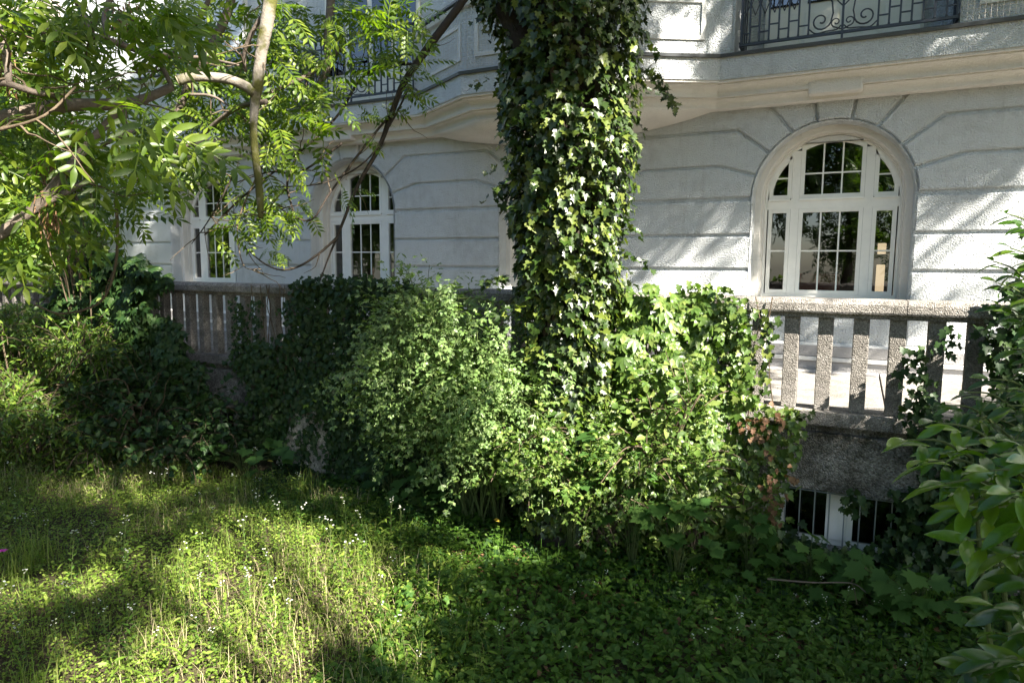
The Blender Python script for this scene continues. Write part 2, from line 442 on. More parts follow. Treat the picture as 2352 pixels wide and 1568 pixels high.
def arch_sweep(bm, c, prof, z0, n=32):
    """prof: list of (radius, y); follows jamb - arch - jamb"""
    rows = []
    for r, y in prof:
        pts = [(c - r, z0)] + [(c + a, SPR + b) for a, b in arc(r, -math.pi / 2, math.pi / 2, n)] + [(c + r, z0)]
        rows.append([bm.verts.new((x, y, z)) for x, z in pts])
    for r0, r1 in zip(rows, rows[1:]):
        for i in range(len(r0) - 1): bm.faces.new((r0[i], r0[i + 1], r1[i + 1], r1[i]))

def clip_arc_poly(xa, xb, z0, r, n=10):
    """region xa<x<xb, z>z0, under the arch of radius r; ccw"""
    top = []
    for i in range(n + 1):
        x = xb + (xa - xb) * i / n
        top.append((x, SPR + math.sqrt(max(r * r - x * x, 0.0))))
    return [(xa, z0), (xb, z0)] + top

def sash(cells, w, frame, c0):
    pass

def build_window(c):
    bm = bmesh.new()
    arch_sweep(bm, c, [(RAD, YF - 0.0), (RAD - .012, YF + .012), (RAD - .02, YF + .2)], 2.03)
    bp(bm_obj('window_reveal', bm, M['stucco']))
    bm = bmesh.new()
    arch_sweep(bm, c, [(RAD - .02, YF + .2), (.80, YF + .205), (.79, YF + .215), (.785, YF + .30), (.765, YF + .305), (.76, YF + .44)], 2.03)
    bp(bm_obj('window_surround', bm, M['beige']))
    bp(box_obj('window_sill', c - .95, c + .95, YF - .06, YF + .5, 1.965, 2.028, M['smooth'], None, .008))
    y = YF + .37
    bm = bmesh.new()
    # outer frame
    arch_sweep(bm, 0, [(.764, y), (.735, y), (.735, y + .08)], 2.03)
    box(bm, -.735, .735, y + .001, y + .08, 2.03, 2.075)
    for s in (-1, 1):
        zt = SPR + math.sqrt(.74 ** 2 - .41 ** 2)
        box(bm, s * .41 - .048, s * .41 + .048, y - .004, y + .08, 2.076, zt - .01)
    box(bm, -.735, .735, y - .008, y + .08, 3.135, 3.25)
    box(bm, -.36, .36, y - .03, y - .009, 3.236, 3.262); box(bm, -.72, -.47, y - .03, y - .009, 3.236, 3.262); box(bm, .47, .72, y - .03, y - .009, 3.236, 3.262)
    w = bm_obj('window', bm, M['white'], B, loc=(c + 4, -9, 0))
    r = .737
    cells = [[(-.72, 2.076), (-.46, 2.076), (-.46, 3.134), (-.72, 3.134)], [(-.36, 2.076), (.36, 2.076), (.36, 3.134), (-.36, 3.134)], [(.46, 2.076), (.72, 2.076), (.72, 3.134), (.46, 3.134)],
             clip_arc_poly(-.72, -.46, 3.264, r), clip_arc_poly(-.36, .36, 3.264, r), clip_arc_poly(.46, .72, 3.264, r)]
    for k, P in enumerate(cells):
        Q = offset_poly(P, .04)
        bm = bmesh.new(); ring_prism(bm, P, Q, y - .006, y + .05); ring_prism(bm, offset_poly(P, .028), offset_poly(P, .046), y - .001, y + .045)
        bm_obj('sash', bm, M['white'], w)
        bm = bmesh.new(); bm.faces.new([bm.verts.new((x, y + .03, z)) for x, z in offset_poly(P, .035)])
        bm_obj('pane', bm, M['glass'], w)
        x0, x1 = Q[0][0], Q[1][0]
        zt = max(z for _, z in Q) - .004
        if k in (1, 4):
            for xm in (-.107, .107): box_obj('glazing_bar', xm - .009, xm + .009, y + .018, y + .036, Q[0][1], zt - (.008 if k == 4 else 0), M['white'], w)
        zm = 2.612 if k < 3 else (3.565 if k == 4 else 3.52)
        if k in (3, 5):
            e = SPR + math.sqrt(max(.69 ** 2 - zm * 0, 0))
            lim = math.sqrt(max(.69 ** 2 - (zm - SPR) ** 2, 0))
            x0, x1 = max(x0, -lim), min(x1, lim)
        box_obj('glazing_bar', x0, x1, y + .0165, y + .0345, zm - .009, zm + .009, M['white'], w)
    # board closing the head of the arch
    hb = [(x, z) for x, z in clip_arc_poly(-.38, .38, SPR + .675, .755, 12)]
    bm = bmesh.new(); prism(bm, [(-.33, SPR + .69)] + [(.33, SPR + .69)] + [(a, SPR + b) for a, b in arc(.757, .44, -.44, 10)], y - .05, y - .012)
    bm_obj('head_board', bm, M['smooth'], w)
    # room behind
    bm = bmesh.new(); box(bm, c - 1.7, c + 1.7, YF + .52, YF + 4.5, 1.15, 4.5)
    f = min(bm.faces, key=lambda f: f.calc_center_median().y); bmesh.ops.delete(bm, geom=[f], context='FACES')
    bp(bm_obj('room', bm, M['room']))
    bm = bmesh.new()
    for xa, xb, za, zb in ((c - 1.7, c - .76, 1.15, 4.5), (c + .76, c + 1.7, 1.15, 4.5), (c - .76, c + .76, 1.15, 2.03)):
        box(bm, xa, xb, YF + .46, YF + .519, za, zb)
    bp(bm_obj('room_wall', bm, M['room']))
for c in WC: build_window(c)

# ledge with the polygonal oriel
FP = [(BX0 - .4, 8.55), (-5.93, 8.55), (-4.75, 7.85), (-2.79, 7.85), (-1.60, 8.55), (2.4, 8.55)]
def off_line(pts, d):
    """offset an open plan line outwards (towards -y) by d"""
    out = []
    for i, p in enumerate(pts):
        p = Vector(p)
        e1 = (p - Vector(pts[i - 1])).normalized() if i else None
        e2 = (Vector(pts[i + 1]) - p).normalized() if i < len(pts) - 1 else None
        n1 = Vector((e1.y, -e1.x)) if e1 else None; n2 = Vector((e2.y, -e2.x)) if e2 else None
        if n1 is None: mm = n2
        elif n2 is None: mm = n1
        else:
            mm = n1 + n2; mm = mm / mm.dot(n1)
        out.append((p.x + mm.x * d, p.y + mm.y * d))
    return out
def sweep(name, pts, prof, mat, closed=True, smooth=False):
    bm = bmesh.new(); rows = []
    for d, z in prof: rows.append([bm.verts.new((x, y, z)) for x, y in off_line(pts, d)])
    k = len(prof)
    for i in range(k if closed else k - 1):
        a, b = rows[i], rows[(i + 1) % k]
        for j in range(len(pts) - 1): bm.faces.new((a[j], a[j + 1], b[j + 1], b[j]))
    if closed:
        bm.faces.new([r[0] for r in rows]); bm.faces.new([r[-1] for r in rows][::-1])
    return bp(bm_obj(name, bm, M[mat]))
sweep('ledge_fascia', FP, [(0, 4.602), (0, 4.86), (-.40, 4.86), (-.40, 4.602)], 'stucco')
sweep('ledge_edge', FP, [(.03, 4.85), (.035, 4.885), (.0, 4.90), (-.38, 4.905), (-.38, 4.862), (.0, 4.862), (.004, 4.85)], 'lead')
rr = [(-.015, 4.600), (-.015, 4.575), (-.06, 4.575), (-.06, 4.56)] + [(-.06 - .11 * math.sin(t), 4.475 + .085 * math.cos(t)) for t in np.linspace(0.2, math.pi / 2 + .25, 8)] + [(-.165, 4.438), (-.205, 4.438), (-.205, 4.425)] + [(-.205 - .085 * math.sin(t), 4.355 + .07 * math.cos(t)) for t in np.linspace(0.1, math.pi / 2, 6)] + [(-.292, 4.335), (-.33, 4.335), (-.42, 4.33), (-.42, 4.60)]
sweep('ledge_moulding', FP, rr, 'beige')
bp(box_obj('ledge_soffit', BX0, 2.39, 8.955, YF + .03, 4.335, 4.60, M['beige']))
bp(box_obj('balcony_floor', BX0, 2.4, 8.93, YF + .5, 4.62, 4.858, M['base']))
bm = bmesh.new(); fl = off_line(FP[1:5], -.39); vsx = [bm.verts.new((x, y, 4.80)) for x, y in fl]; vsx += [bm.verts.new((fl[-1][0], 9.0, 4.80)), bm.verts.new((fl[0][0], 9.0, 4.80))]; bm.faces.new(vsx)
bp(bm_obj('balcony_floor', bm, M['base']))
# the moulding breaks forward above each keystone
for c in WC:
    if c > -6.3 and c < -1.7: continue
    bp(box_obj('keystone_cap', c - .28, c + .28, 8.703, 8.99, 4.37, 4.565, M['beige'], None, .025))
# corbel under the oriel
inner = off_line(FP[1:5], -.28)
top = []
for (x0, y0), (x1, y1) in zip(inner, inner[1:]):
    for t in np.linspace(0, 1, 10, endpoint=False): top.append((x0 + (x1 - x0) * t, y0 + (y1 - y0) * t))
top.append(inner[-1])
bm = bmesh.new(); rows = []
xc, hw = (inner[0][0] + inner[-1][0]) / 2, (inner[-1][0] - inner[0][0]) / 2
for s in np.linspace(0, 1, 9):
    row = []
    for x, y in top:
        u = (x - xc) / hw
        zb = 4.34 - .22 * max(0, 1 - abs(u) ** 2.6)
        yy = 8.99 - (8.99 - y) * math.cos(s * math.pi / 2)
        zz = 4.34 - (4.34 - zb) * math.sin(s * math.pi / 2)
        row.append(bm.verts.new((x, yy, zz)))
    rows.append(row)
for a, b in zip(rows, rows[1:]):
    for j in range(len(top) - 1): bm.faces.new((a[j], a[j + 1], b[j + 1], b[j]))
bp(bm_obj('oriel_corbel', bm, M['beige'], None, True))

# parapets, upper wall, doors
def parapet(pts):
    sweep('parapet', pts, [(-.10, 4.906), (-.10, 5.72), (-.24, 5.72), (-.24, 4.906)], 'stucco')
    sweep('parapet_coping', pts, [(-.04, 5.722), (-.02, 5.76), (-.06, 5.80), (-.28, 5.80), (-.30, 5.722)], 'smooth')
    sweep('parapet_coping', pts, [(-.01, 5.802), (-.01, 5.83), (-.30, 5.84), (-.30, 5.802)], 'lead')
    # sunken panel borders on every face
    for (x0, y0), (x1, y1) in zip(pts, pts[1:]):
        L = math.hypot(x1 - x0, y1 - y0)
        if L < .7: continue
        ex, ey = (x1 - x0) / L, (y1 - y0) / L; nx_, ny_ = ey, -ex
        bm = bmesh.new()
        for (a, b, z0, z1) in ((.16, L - .16, 5.50, 5.55), (.16, L - .16, 5.08, 5.13), (.16, .21, 5.131, 5.499), (L - .21, L - .16, 5.131, 5.499)):
            q = []
            for t, d, z in ((a, -.101, z0), (b, -.101, z0), (b, -.101, z1), (a, -.101, z1), (a, -.08, z0), (b, -.08, z0), (b, -.08, z1), (a, -.08, z1)):
                q.append(bm.verts.new((x0 + ex * t + nx_ * d, y0 + ey * t + ny_ * d, z)))
            for f in ((4, 5, 6, 7), (0, 1, 5, 4), (1, 2, 6, 5), (2, 3, 7, 6), (3, 0, 4, 7)): bm.faces.new([q[i] for i in f])
        bp(bm_obj('parapet_panel', bm, M['smooth']))
parapet([(-5.97, 8.55), (-5.93, 8.55), (-4.75, 7.85), (-2.79, 7.85), (-1.60, 8.55), (-1.50, 8.55)])
parapet([(.79, 8.55), (2.38, 8.55)])
parapet([(BX0, 8.55), (-8.42, 8.55)])
bp(box_obj('parapet_return', -1.64, -1.46, 8.66, 9.28, 4.906, 5.9, M['stucco'], None, .01))
bp(box_obj('parapet_return', .80, .98, 8.80, 9.28, 4.906, 7.5, M['stucco'], None, .01))
bp(box_obj('parapet_return', -6.12, -5.95, 8.70, 9.28, 4.906, 5.9, M['stucco'], None, .01))
bp(box_obj('parapet_return', -8.6, -8.44, 8.80, 9.28, 4.906, 5.9, M['stucco'], None, .01))
bp(box_obj('upper_wall', BX0, BX1, 9.3, 9.8, 4.86, 12.0, M['stucco']))
bp(box_obj('roof', BX0 - .3, BX1 + .3, 8.9, 16.3, 12.0, 12.4, M['tile']))
def french_door(c, hwid, z1, shut=False):
    bm = bmesh.new()
    y = 9.24
    box(bm, c - hwid, c + hwid, y, 9.299, 4.906, z1, .004)
    for s in (-1, 1):
        for k in (0, 1):
            x0 = c + s * (.03 + k * hwid * .5); x1 = c + s * (hwid * .5 * (k + 1) - .03)
            box(bm, min(x0, x1), max(x0, x1), y - .02, y - .001, 4.98, 5.45, .006)
    d = bp(bm_obj('balcony_door', bm, M['cream']))
    for s in (-1, 1):
        for k in (0, 1):
            x0 = c + s * (.05 + k * hwid * .5); x1 = c + s * (hwid * .5 * (k + 1) - .05)
            box_obj('pane', min(x0, x1), max(x0, x1), y - .012, y - .003, 5.55, z1 - .12, M['glass'], d)
    if shut:
        for k in range(16):
            box_obj('shutter_slat', c - hwid + .02, c + hwid - .02, y - .06, y - .025, z1 - .06 - k * .06, z1 - .008 - k * .06, M['shutter'], d)
french_door(-.35, .85, 7.2); french_door(-7.3, .95, 7.2); french_door(-3.8, .9, 7.3); french_door(-11.0, .9, 7.2, True)

# wrought-iron railings: one balcony guard each
def railing(c, x0, x1, label):
    T = thing('balcony_railing', label, 'railing', (c, 8.62, 4.90), 'wrought iron balcony railings')
    def add(name, fn, mat='iron'):
        bm = bmesh.new(); fn(bm); o = bm_obj(name, bm, M[mat], T); return o
    a, b = x0 - c, x1 - c; yb = 0.0
    add('bottom_rail', lambda bm: box(bm, a, b, -.014, .014, .07, .10))
    add('top_rail', lambda bm: box(bm, a, b, -.025, .025, 1.0, 1.03, .006))
    add('rail', lambda bm: box(bm, a, b, -.012, .012, .86, .88))
    sw = .345                                             # half width of the scroll panel
    def bar(x, z0=.1, z1=1.0, w=.0095): add('bar', lambda bm: box(bm, x - w, x + w, -w, w, z0, z1))
    xs = [a + .012]
    nL = 7
    for side in (-1, 1):
        edge = a if side < 0 else b
        span = abs(edge - side * sw)
        for k in range(0, nL + 1):
            x = side * (sw + span * k / nL)
            bar(x - side * (.01 if k == nL else 0))
            add('rivet', lambda bm: box(bm, x - .012, x + .012, -.02, .02, .10, .116, .004))
            if k < nL:
                xm = x + side * span / nL
                za = .27 if k % 2 else .20
                add('cross_bar', lambda bm: box(bm, min(x, xm) + .01, max(x, xm) - .01, -.007, .007, za, za + .014))
        if side < 0:
            for k in range(nL):
                xm = side * (sw + span * (k + .5) / nL)
                if k % 1 == 0 and k > 0:
                    add('diamond', lambda bm: tube(bm, [(xm, 0, .40), (xm + .045, 0, .52), (xm, 0, .64), (xm - .045, 0, .52), (xm, 0, .40)], .007, 5))
    bar(0, .0, 1.0, .012)
    for s in (-1, 1):
        def spiral(cx, cz, r0, r1, a0, turns, n=22):
            return [(s * (cx + (r0 + (r1 - r0) * t) * math.cos(a0 + turns * 2 * math.pi * t)), 0, cz + (r0 + (r1 - r0) * t) * math.sin(a0 + turns * 2 * math.pi * t)) for t in np.linspace(0, 1, n)]
        big = [(s * .10, 0, .62), (s * .05, 0, .5)]
        sp = spiral(.22, .235, .11, .02, math.pi * .95, 1.35)
        up = [(s * .30, 0, .86), (s * .26, 0, .70), (s * .19, 0, .56), (s * .115, 0, .42), (s * .10, 0, .30)]
        add('scroll', lambda bm: tube(bm, up + sp[:], .009, 6))
        sp2 = spiral(.065, .20, .055, .012, -math.pi * .5, 1.2)
        add('scroll', lambda bm: tube(bm, [(s * .012, 0, .12)] + sp2, .007, 6))
        heart = [(0, 0, .36), (s * .07, 0, .44), (s * .115, 0, .56), (s * .10, 0, .68), (s * .05, 0, .72), (s * .02, 0, .66)]
        add('scroll', lambda bm: tube(bm, smooth_path(heart, 5), .007, 6))
        lo = [(s * .34, 0, .16), (s * .27, 0, .105), (s * .16, 0, .115), (s * .06, 0, .12), (s * .015, 0, .16)]
        add('scroll', lambda bm: tube(bm, smooth_path(lo, 4), .007, 6))
        for z in (.52, .60):
            add('leaf_ornament', lambda bm: tube(bm, [(0, 0, z - .06), (s * .03, 0, z - .01), (s * .055, 0, z + .01), (s * .05, 0, z + .035)], [.014, .014, .01, .004], 6))
    for e in (a, b):
        add('side_bar', lambda bm: box(bm, e - .012, e + .012, .015, .6, .07, .10))
        add('side_bar', lambda bm: box(bm, e - .012, e + .012, .015, .6, 1.0, 1.03))
        for k in range(1, 4): add('side_bar', lambda bm: box(bm, e - .008, e + .008, .15 * k, .15 * k + .016, .1, 1.0))
    return T
railing(-.31, -1.39, .77, 'black wrought iron balcony railing with scrolls above the right arched window')
railing(-7.2, -8.38, -6.02, 'dark iron balcony railing with scrolls behind the tree branches at left')

# bird nets over the parapets
def net(label, pts, dz):
    bm = bmesh.new()
    for (x0, y0), (x1, y1) in zip(pts, pts[1:]):
        L = math.hypot(x1 - x0, y1 - y0); n = max(2, int(L / .05))
        for i in range(n + 1):
            t = i / n; x, y = x0 + (x1 - x0) * t, y0 + (y1 - y0) * t
            tube(bm, [(x, y, 4.91), (x + .006 * math.sin(i), y - .012, 4.91 + dz * .5), (x, y, 4.91 + dz)], .0016, 3, False)
        for k in range(int(dz / .05) + 1):
            z = 4.912 + k * .05
            pp = [(x0 + (x1 - x0) * t, y0 + (y1 - y0) * t - .008 * math.sin(t * 9), z + .004 * math.sin(t * 40 + k)) for t in np.linspace(0, 1, max(3, n // 2))]
            tube(bm, pp, .0016, 3, False)
    o = bm_obj('bird_net', bm, M['cord']); tag(o, label, 'net', 'bird nets on the balcony parapets')
net('pale bird net on the oriel parapet beside the ivy trunk', off_line([(-5.9, 8.56), (-4.75, 7.87), (-2.79, 7.87)], .06), .8)
net('pale bird net on the parapet panel right of the scrolled railing', [(.84, 8.53), (2.2, 8.53)], .5)

# things in the lit room
T = thing('floor_lamp', 'tall lit paper lamp inside the right arched window', 'lamp', (.26, 10.3, 1.17))
bm = bmesh.new(); box(bm, -.05, .05, -.05, .05, .86, 1.28, .01); bm_obj('lamp_shade', bm, M['lamp'], T)
bm = bmesh.new(); box(bm, -.05, .05, -.05, .05, 1.42, 1.56, .01); bm_obj('lamp_shade', bm, M['lamp'], T)
bm = bmesh.new(); box(bm, -.015, .015, -.015, .015, 0, .855); box(bm, -.02, .02, -.02, .02, 1.285, 1.415); bm_obj('lamp_pole', bm, M['iron'], T)
bm = bmesh.new(); bmesh.ops.create_cone(bm, cap_ends=True, segments=20, radius1=.16, radius2=.14, depth=.03, matrix=Matrix.Translation((0, 0, .015))); bm_obj('lamp_foot', bm, M['iron'], T)
T = thing('round_table', 'round brown table seen through the right arched window', 'table', (-.45, 10.25, 1.17))
bm = bmesh.new(); bmesh.ops.create_cone(bm, cap_ends=True, segments=48, radius1=.75, radius2=.76, depth=.05, matrix=Matrix.Translation((0, 0, .80))); bm_obj('table_top', bm, M['wood'], T)
bm = bmesh.new(); tube(bm, [(0, 0, 0), (0, 0, .1), (0, 0, .77)], [.3, .06, .05], 14); bm_obj('table_leg', bm, M['wood'], T)
T = thing('armchair', 'red armchair behind the round table inside the window', 'chair', (-.55, 11.6, 1.17))
bm = bmesh.new(); box(bm, -.3, .3, -.3, .3, .3, .48, .05); bm_obj('seat', bm, M['red'], T)
bm = bmesh.new(); box(bm, -.3, .3, .2, .34, .485, 1.15, .05); bm_obj('backrest', bm, M['red'], T)
for sx in (-.25, .25):
    for sy in (-.25, .25):
        bm = bmesh.new(); tube(bm, [(sx, sy, 0), (sx, sy, .3)], .02, 8); bm_obj('leg', bm, M['wood'], T)

# ------------------------------------------------------------------ balustrade and terrace wall
BL = thing('balustrade', 'weathered concrete balustrade along the terrace edge', 'balustrade', (-7, 6.05, 1.1))
def lp(o): o.parent = BL; o.location = (7, -6.05, -1.1); return o
XB0, XB1 = -13.5, 6.0
joints = [XB0, -10.6, -8.75, -5.75, -3.6, -1.2, .35, 2.6, 4.4, XB1]
for a, b in zip(joints, joints[1:]):
    if abs(a + 10.6) < .01: continue
    bm = bmesh.new(); dz = R.uniform(-.004, .004)
    prof = [(5.955, 2.045), (5.95, 2.06), (5.95, 2.12), (5.975, 2.15), (6.0, 2.157), (6.24, 2.157), (6.28, 2.12), (6.28, 2.045)]
    xs = np.linspace(a + .003, b - .003, 12)
    rows = [[bm.verts.new((x, y + .003 * math.sin(x * 7), z + dz + .002 * math.sin(x * 11 + y))) for y, z in prof] for x in xs]
    for r0, r1 in zip(rows, rows[1:]):
        for i in range(len(prof)): bm.faces.new((r0[i], r0[(i + 1) % 8], r1[(i + 1) % 8], r1[i]))
    bm.faces.new(rows[0]); bm.faces.new(rows[-1][::-1]); lp(bm_obj('cap_stone', bm, M['agg']))
bm = bmesh.new()
for a, b in ((XB0, -10.6), (-8.75, XB1)): box(bm, a, b, 5.99, 6.24, 2.005, 2.044)
lp(bm_obj('under_cap', bm, M['agg']))
lp(box_obj('plinth', XB0, XB1, 5.945, 6.24, 1.13, 1.245, M['agg'], None, .012))
proto = None
x = -.207 - .254 * 51
xs_b = []
while x < XB1 - .1: xs_b.append(x); x += .254
for x in xs_b:
    if -10.45 < x < -8.85: continue
    if proto is None:
        bm = bmesh.new(); bev = .006
        box(bm, -.057, .057, -.052, .052, 0, .758, .007)
        proto = bm_obj('baluster', bm, M['agg'], BL); o = proto
    else:
        o = proto.copy(); link(o, BL)
    o.location = (x + 7 + R.uniform(-.004, .004), 6.075 - 6.05, .146); o.rotation_euler = (0, 0, R.uniform(-.02, .02)); o.scale = (0.8 if x < -5.5 else 1.0, 1, 1)
for x in (-8.78, -10.55, -3.35):
    lp(box_obj('pier_block', x - .10, x + .10, 5.985, 6.24, 1.246, 2.004, M['agg'], None, .01))

TW = thing('terrace_wall', 'stained retaining wall of the terrace with barred basement windows', 'wall', (-7, 6.1, 0))
def wp(o): o.parent = TW; o.location = (7, -6.1, 0); return o
bw = [(-7.42, -6.72, .0, .52), (-.50, .72, .10, .59)]
bm = bmesh.new()
xs = [-16]
for a, b, z0, z1 in bw:
    box(bm, xs[-1], a, 5.96, 6.2, -.2, 1.065); box(bm, a, b, 5.961, 6.2, z1, 1.064); box(bm, a, b, 5.97, 6.2, -.2, z0); xs.append(b)
box(bm, xs[-1], 6.3, 5.96, 6.2, -.2, 1.065)
bmesh.ops.subdivide_edges(bm, edges=[e for e in bm.edges if e.calc_length() > .8], cuts=6, use_grid_fill=True)
for v in bm.verts:
    if v.co.y < 5.98: v.co.y += .008 * math.sin(v.co.x * 5 + v.co.z * 4)
wp(bm_obj('wall', bm, M['wallc']))
wp(box_obj('wall_neck', -16, 6.28, 6.03, 6.2, 1.066, 1.129, M['wallc']))
# sloping buttress of pale render showing between the ivy
bm = bmesh.new()
P = [(-6.12, 0), (-5.05, 0), (-5.15, .95), (-5.75, .95)]
fr = [bm.verts.new((x, 5.82 if z < .1 else 5.945, z)) for x, z in P]; bk = [bm.verts.new((x, 5.95, z)) for x, z in P]
for i in range(4): bm.faces.new((fr[i], fr[(i + 1) % 4], bk[(i + 1) % 4], bk[i]))
bm.faces.new(fr); bm.faces.new(bk)
wp(bm_obj('buttress', bm, M['pale']))
def basement_window(a, b, z0, z1, mull, bars):
    bm = bmesh.new()
    y = 6.10
    box(bm, a, a + .05, y, y + .05, z0, z1); box(bm, b - .05, b, y, y + .05, z0, z1); box(bm, a + .05, b - .05, y, y + .05, z0, z0 + .05); box(bm, a + .05, b - .05, y, y + .05, z1 - .04, z1)
    for (u, v) in mull:
        box(bm, u, v, y - .012, y + .05, z0 + .051, z1 - .041)
        box(bm, u + .03, u + .042, y - .02, y - .0125, z0 + .051, z1 - .041); box(bm, v - .045, v - .03, y - .022, y - .0125, z0 + .051, z1 - .041); box(bm, u + .10, u + .108, y - .017, y - .0125, z0 + .051, z1 - .041)
    w = wp(bm_obj('basement_window', bm, M['white']))
    px = [a + .05] + [t for uv in mull for t in uv] + [b - .05]
    for u, v in zip(px[::2], px[1::2]):
        box_obj('pane', u, v, y + .02, y + .028, z0 + .05, z1 - .04, M['glass'], w)
    for k in range(bars):
        xx = a + .06 + (b - a - .1) * k / (bars - 1)
        bm = bmesh.new(); tube(bm, [(xx, 5.995, z0 - .02), (xx, 5.995, z1 + .0)], .0055, 6); bm_obj('bar', bm, M['steel'], w)
    bm = bmesh.new(); tube(bm, [(a, 5.995, z1 - .02), (b, 5.995, z1 - .02)], .006, 6); bm_obj('bar', bm, M['steel'], w)
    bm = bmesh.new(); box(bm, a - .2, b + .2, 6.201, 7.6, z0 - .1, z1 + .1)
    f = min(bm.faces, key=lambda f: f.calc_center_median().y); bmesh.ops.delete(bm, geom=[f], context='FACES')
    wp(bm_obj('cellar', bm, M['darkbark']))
basement_window(-.50, .72, .10, .59, [(-.13, .075)], 11)
basement_window(-7.42, -6.72, .0, .52, [(-7.12, -7.02)], 6)

# neighbour house beyond the left end
NB = thing('neighbour_house', 'sunlit pinkish house far behind the trees at left', 'house', (-30, 24, 0))
bm = bmesh.new(); box(bm, -12, 9, -10, 8, 0, 13); bm_obj('wall', bm, M['pink'], NB)
bm = bmesh.new(); box(bm, -12.4, 9.4, -10.4, 8.4, 13, 13.4); bm_obj('roof', bm, M['tile'], NB)
for zz in (1.2, 4.6, 8.0):
    for xx in (-9, -5.5, -2, 1.5, 5):
        bm = bmesh.new(); ring_prism(bm, [(xx, zz), (xx + 1.5, zz), (xx + 1.5, zz + 2), (xx, zz + 2)], [(xx + .1, zz + .1), (xx + 1.4, zz + .1), (xx + 1.4, zz + 1.9), (xx + .1, zz + 1.9)], -10.08, -10.002)
        wn = bm_obj('window', bm, M['white'], NB); box_obj('pane', xx + .1, xx + 1.4, -10.03, -10.004, zz + .1, zz + 1.9, M['glass'], wn)

# ------------------------------------------------------------------ leaves
def poly_leaf(outline, cup=0.0, centre=(0, .35)):
    V = [(centre[0], centre[1], 0)] + [(x, y, cup * (abs(x) * 1.2 - .15 * y)) for x, y in outline]
    n = len(outline)
    F = [(0, 1 + i, 1 + (i + 1) % n) for i in range(n)]
    return np.array(V, float), np.array(F)
half = [(0, 0), (.16, -.10), (.40, -.04), (.48, .18), (.30, .30), (.44, .62), (.20, .60), (0, 1.0)]
L_IVY = poly_leaf(half + [(-x, y) for x, y in half[-2:0:-1]], 0.28)
def lens(w, n=3, droop=.12, fold=.25, peak=.45):
    V = []; F = []
    ts = np.linspace(0, 1, n + 2)
    for t in ts:
        ww = w * .5 * (math.sin(math.pi * t ** (math.log(.5) / math.log(peak)))) ** .8 if 0 < t < 1 else 0
        z = -droop * t * t
        V += [(-ww, t, z + fold * ww), (0, t, z), (ww, t, z + fold * ww)]
    for i in range(n + 1):
        a = 3 * i; b = a + 3
        for (p, q_, r_) in ((a, a + 1, b + 1), (a, b + 1, b), (a + 1, a + 2, b + 2), (a + 1, b + 2, b + 1)):
            F.append((p, q_, r_))
    return np.array(V, float), np.array(F)
L_OVATE = lens(.62, 2, .15, .3, .4)
L_LANCE = lens(.28, 2, .15, .25, .42)
L_LAUREL = lens(.31, 5, .25, .35, .52)
def xf(T, Mx, p): return T[0] @ np.asarray(Mx).T + np.asarray(p), T[1]
def join(parts):
    V = []; F = []; k = 0
    for v, f in parts: V.append(v); F.append(f + k); k += len(v)
    return np.concatenate(V), np.concatenate(F)
def frame(d, n):
    d = np.asarray(d, float); d = d / np.linalg.norm(d)
    x = np.cross(d, n); x /= np.linalg.norm(x); n = np.cross(x, d)
    return np.stack([x, d, n], 1)
def pinnate(k, leaflet, length, ratio, droop=.25):
    parts = []
    st = []
    for i in range(k):
        t = .22 + .72 * i / (k - 1 if k > 1 else 1)
        p = np.array([0, t, -droop * t * t])
        for s in (-1, 1):
            d = np.array([s * .86, .5, -.12 - .2 * t]); parts.append(xf(leaflet, frame(d, (0, .1, 1)) * length * (1 - .25 * abs(t - .55)), p))
        st.append(p)
    parts.append(xf(leaflet, frame((0, 1, -.5), (0, .1, 1)) * length, np.array([0, .95, -droop * .9])))
    w = .012
    V = []; F = []
    tt = np.linspace(0, .97, 5)
    for t in tt: V += [(-w, t, -droop * t * t), (w, t, -droop * t * t)]
    for i in range(4): F += [(2 * i, 2 * i + 1, 2 * i + 3), (2 * i, 2 * i + 3, 2 * i + 2)]
    parts.append((np.array(V, float), np.array(F)))
    return join(parts)
L_ASH = pinnate(4, L_LANCE, .46, 1)
L_ASHS = pinnate(5, lens(.34, 1, .1, .2, .42), .40, 1)
L_ROSE = pinnate(2, lens(.58, 1, .1, .25, .5), .42, 1, .12)
def palmate(k, leaflet, spread, size=.8):
    parts = []
    for i in range(k):
        a = (i - (k - 1) / 2) * spread
        parts.append(xf(leaflet, frame((math.sin(a), math.cos(a), -.2), (0, 0, 1)) * size * (1 - .12 * abs(i - (k - 1) / 2)), (0, .15, 0)))
    return join(parts)
L_CREEP = palmate(5, lens(.42, 1, .15, .25, .55), .62)
mh = [(0, 0), (.14, -.06), (.42, -.02), (.34, .14), (.58, .30), (.46, .36), (.60, .60), (.40, .54), (.30, .56), (.26, .76), (.16, .70), (0, 1.0)]
L_MAPLE = poly_leaf(mh + [(-x, y) for x, y in mh[-2:0:-1]], 0.12, (0, .3))
L_TRI = palmate(3, lens(.62, 1, .1, .25, .5), 1.3)

def unit(a): return a / np.maximum(np.linalg.norm(a, axis=-1, keepdims=True), 1e-9)
def frames(D, Nn):
    D = unit(D); X = unit(np.cross(D, Nn)); Nn = np.cross(X, D)
    return np.stack([X, D, Nn], -1)
def rnd(n): return rng.normal(size=(n, 3))
def cloud(T, P, Fr, size):
    V, F = T
    A = Fr * size[:, None, None]
    W_ = np.einsum('nij,vj->nvi', A, V) + P[:, None, :]
    FF = F[None] + (np.arange(len(P)) * len(V))[:, None, None]
    return W_.reshape(-1, 3), FF.reshape(-1, 3)

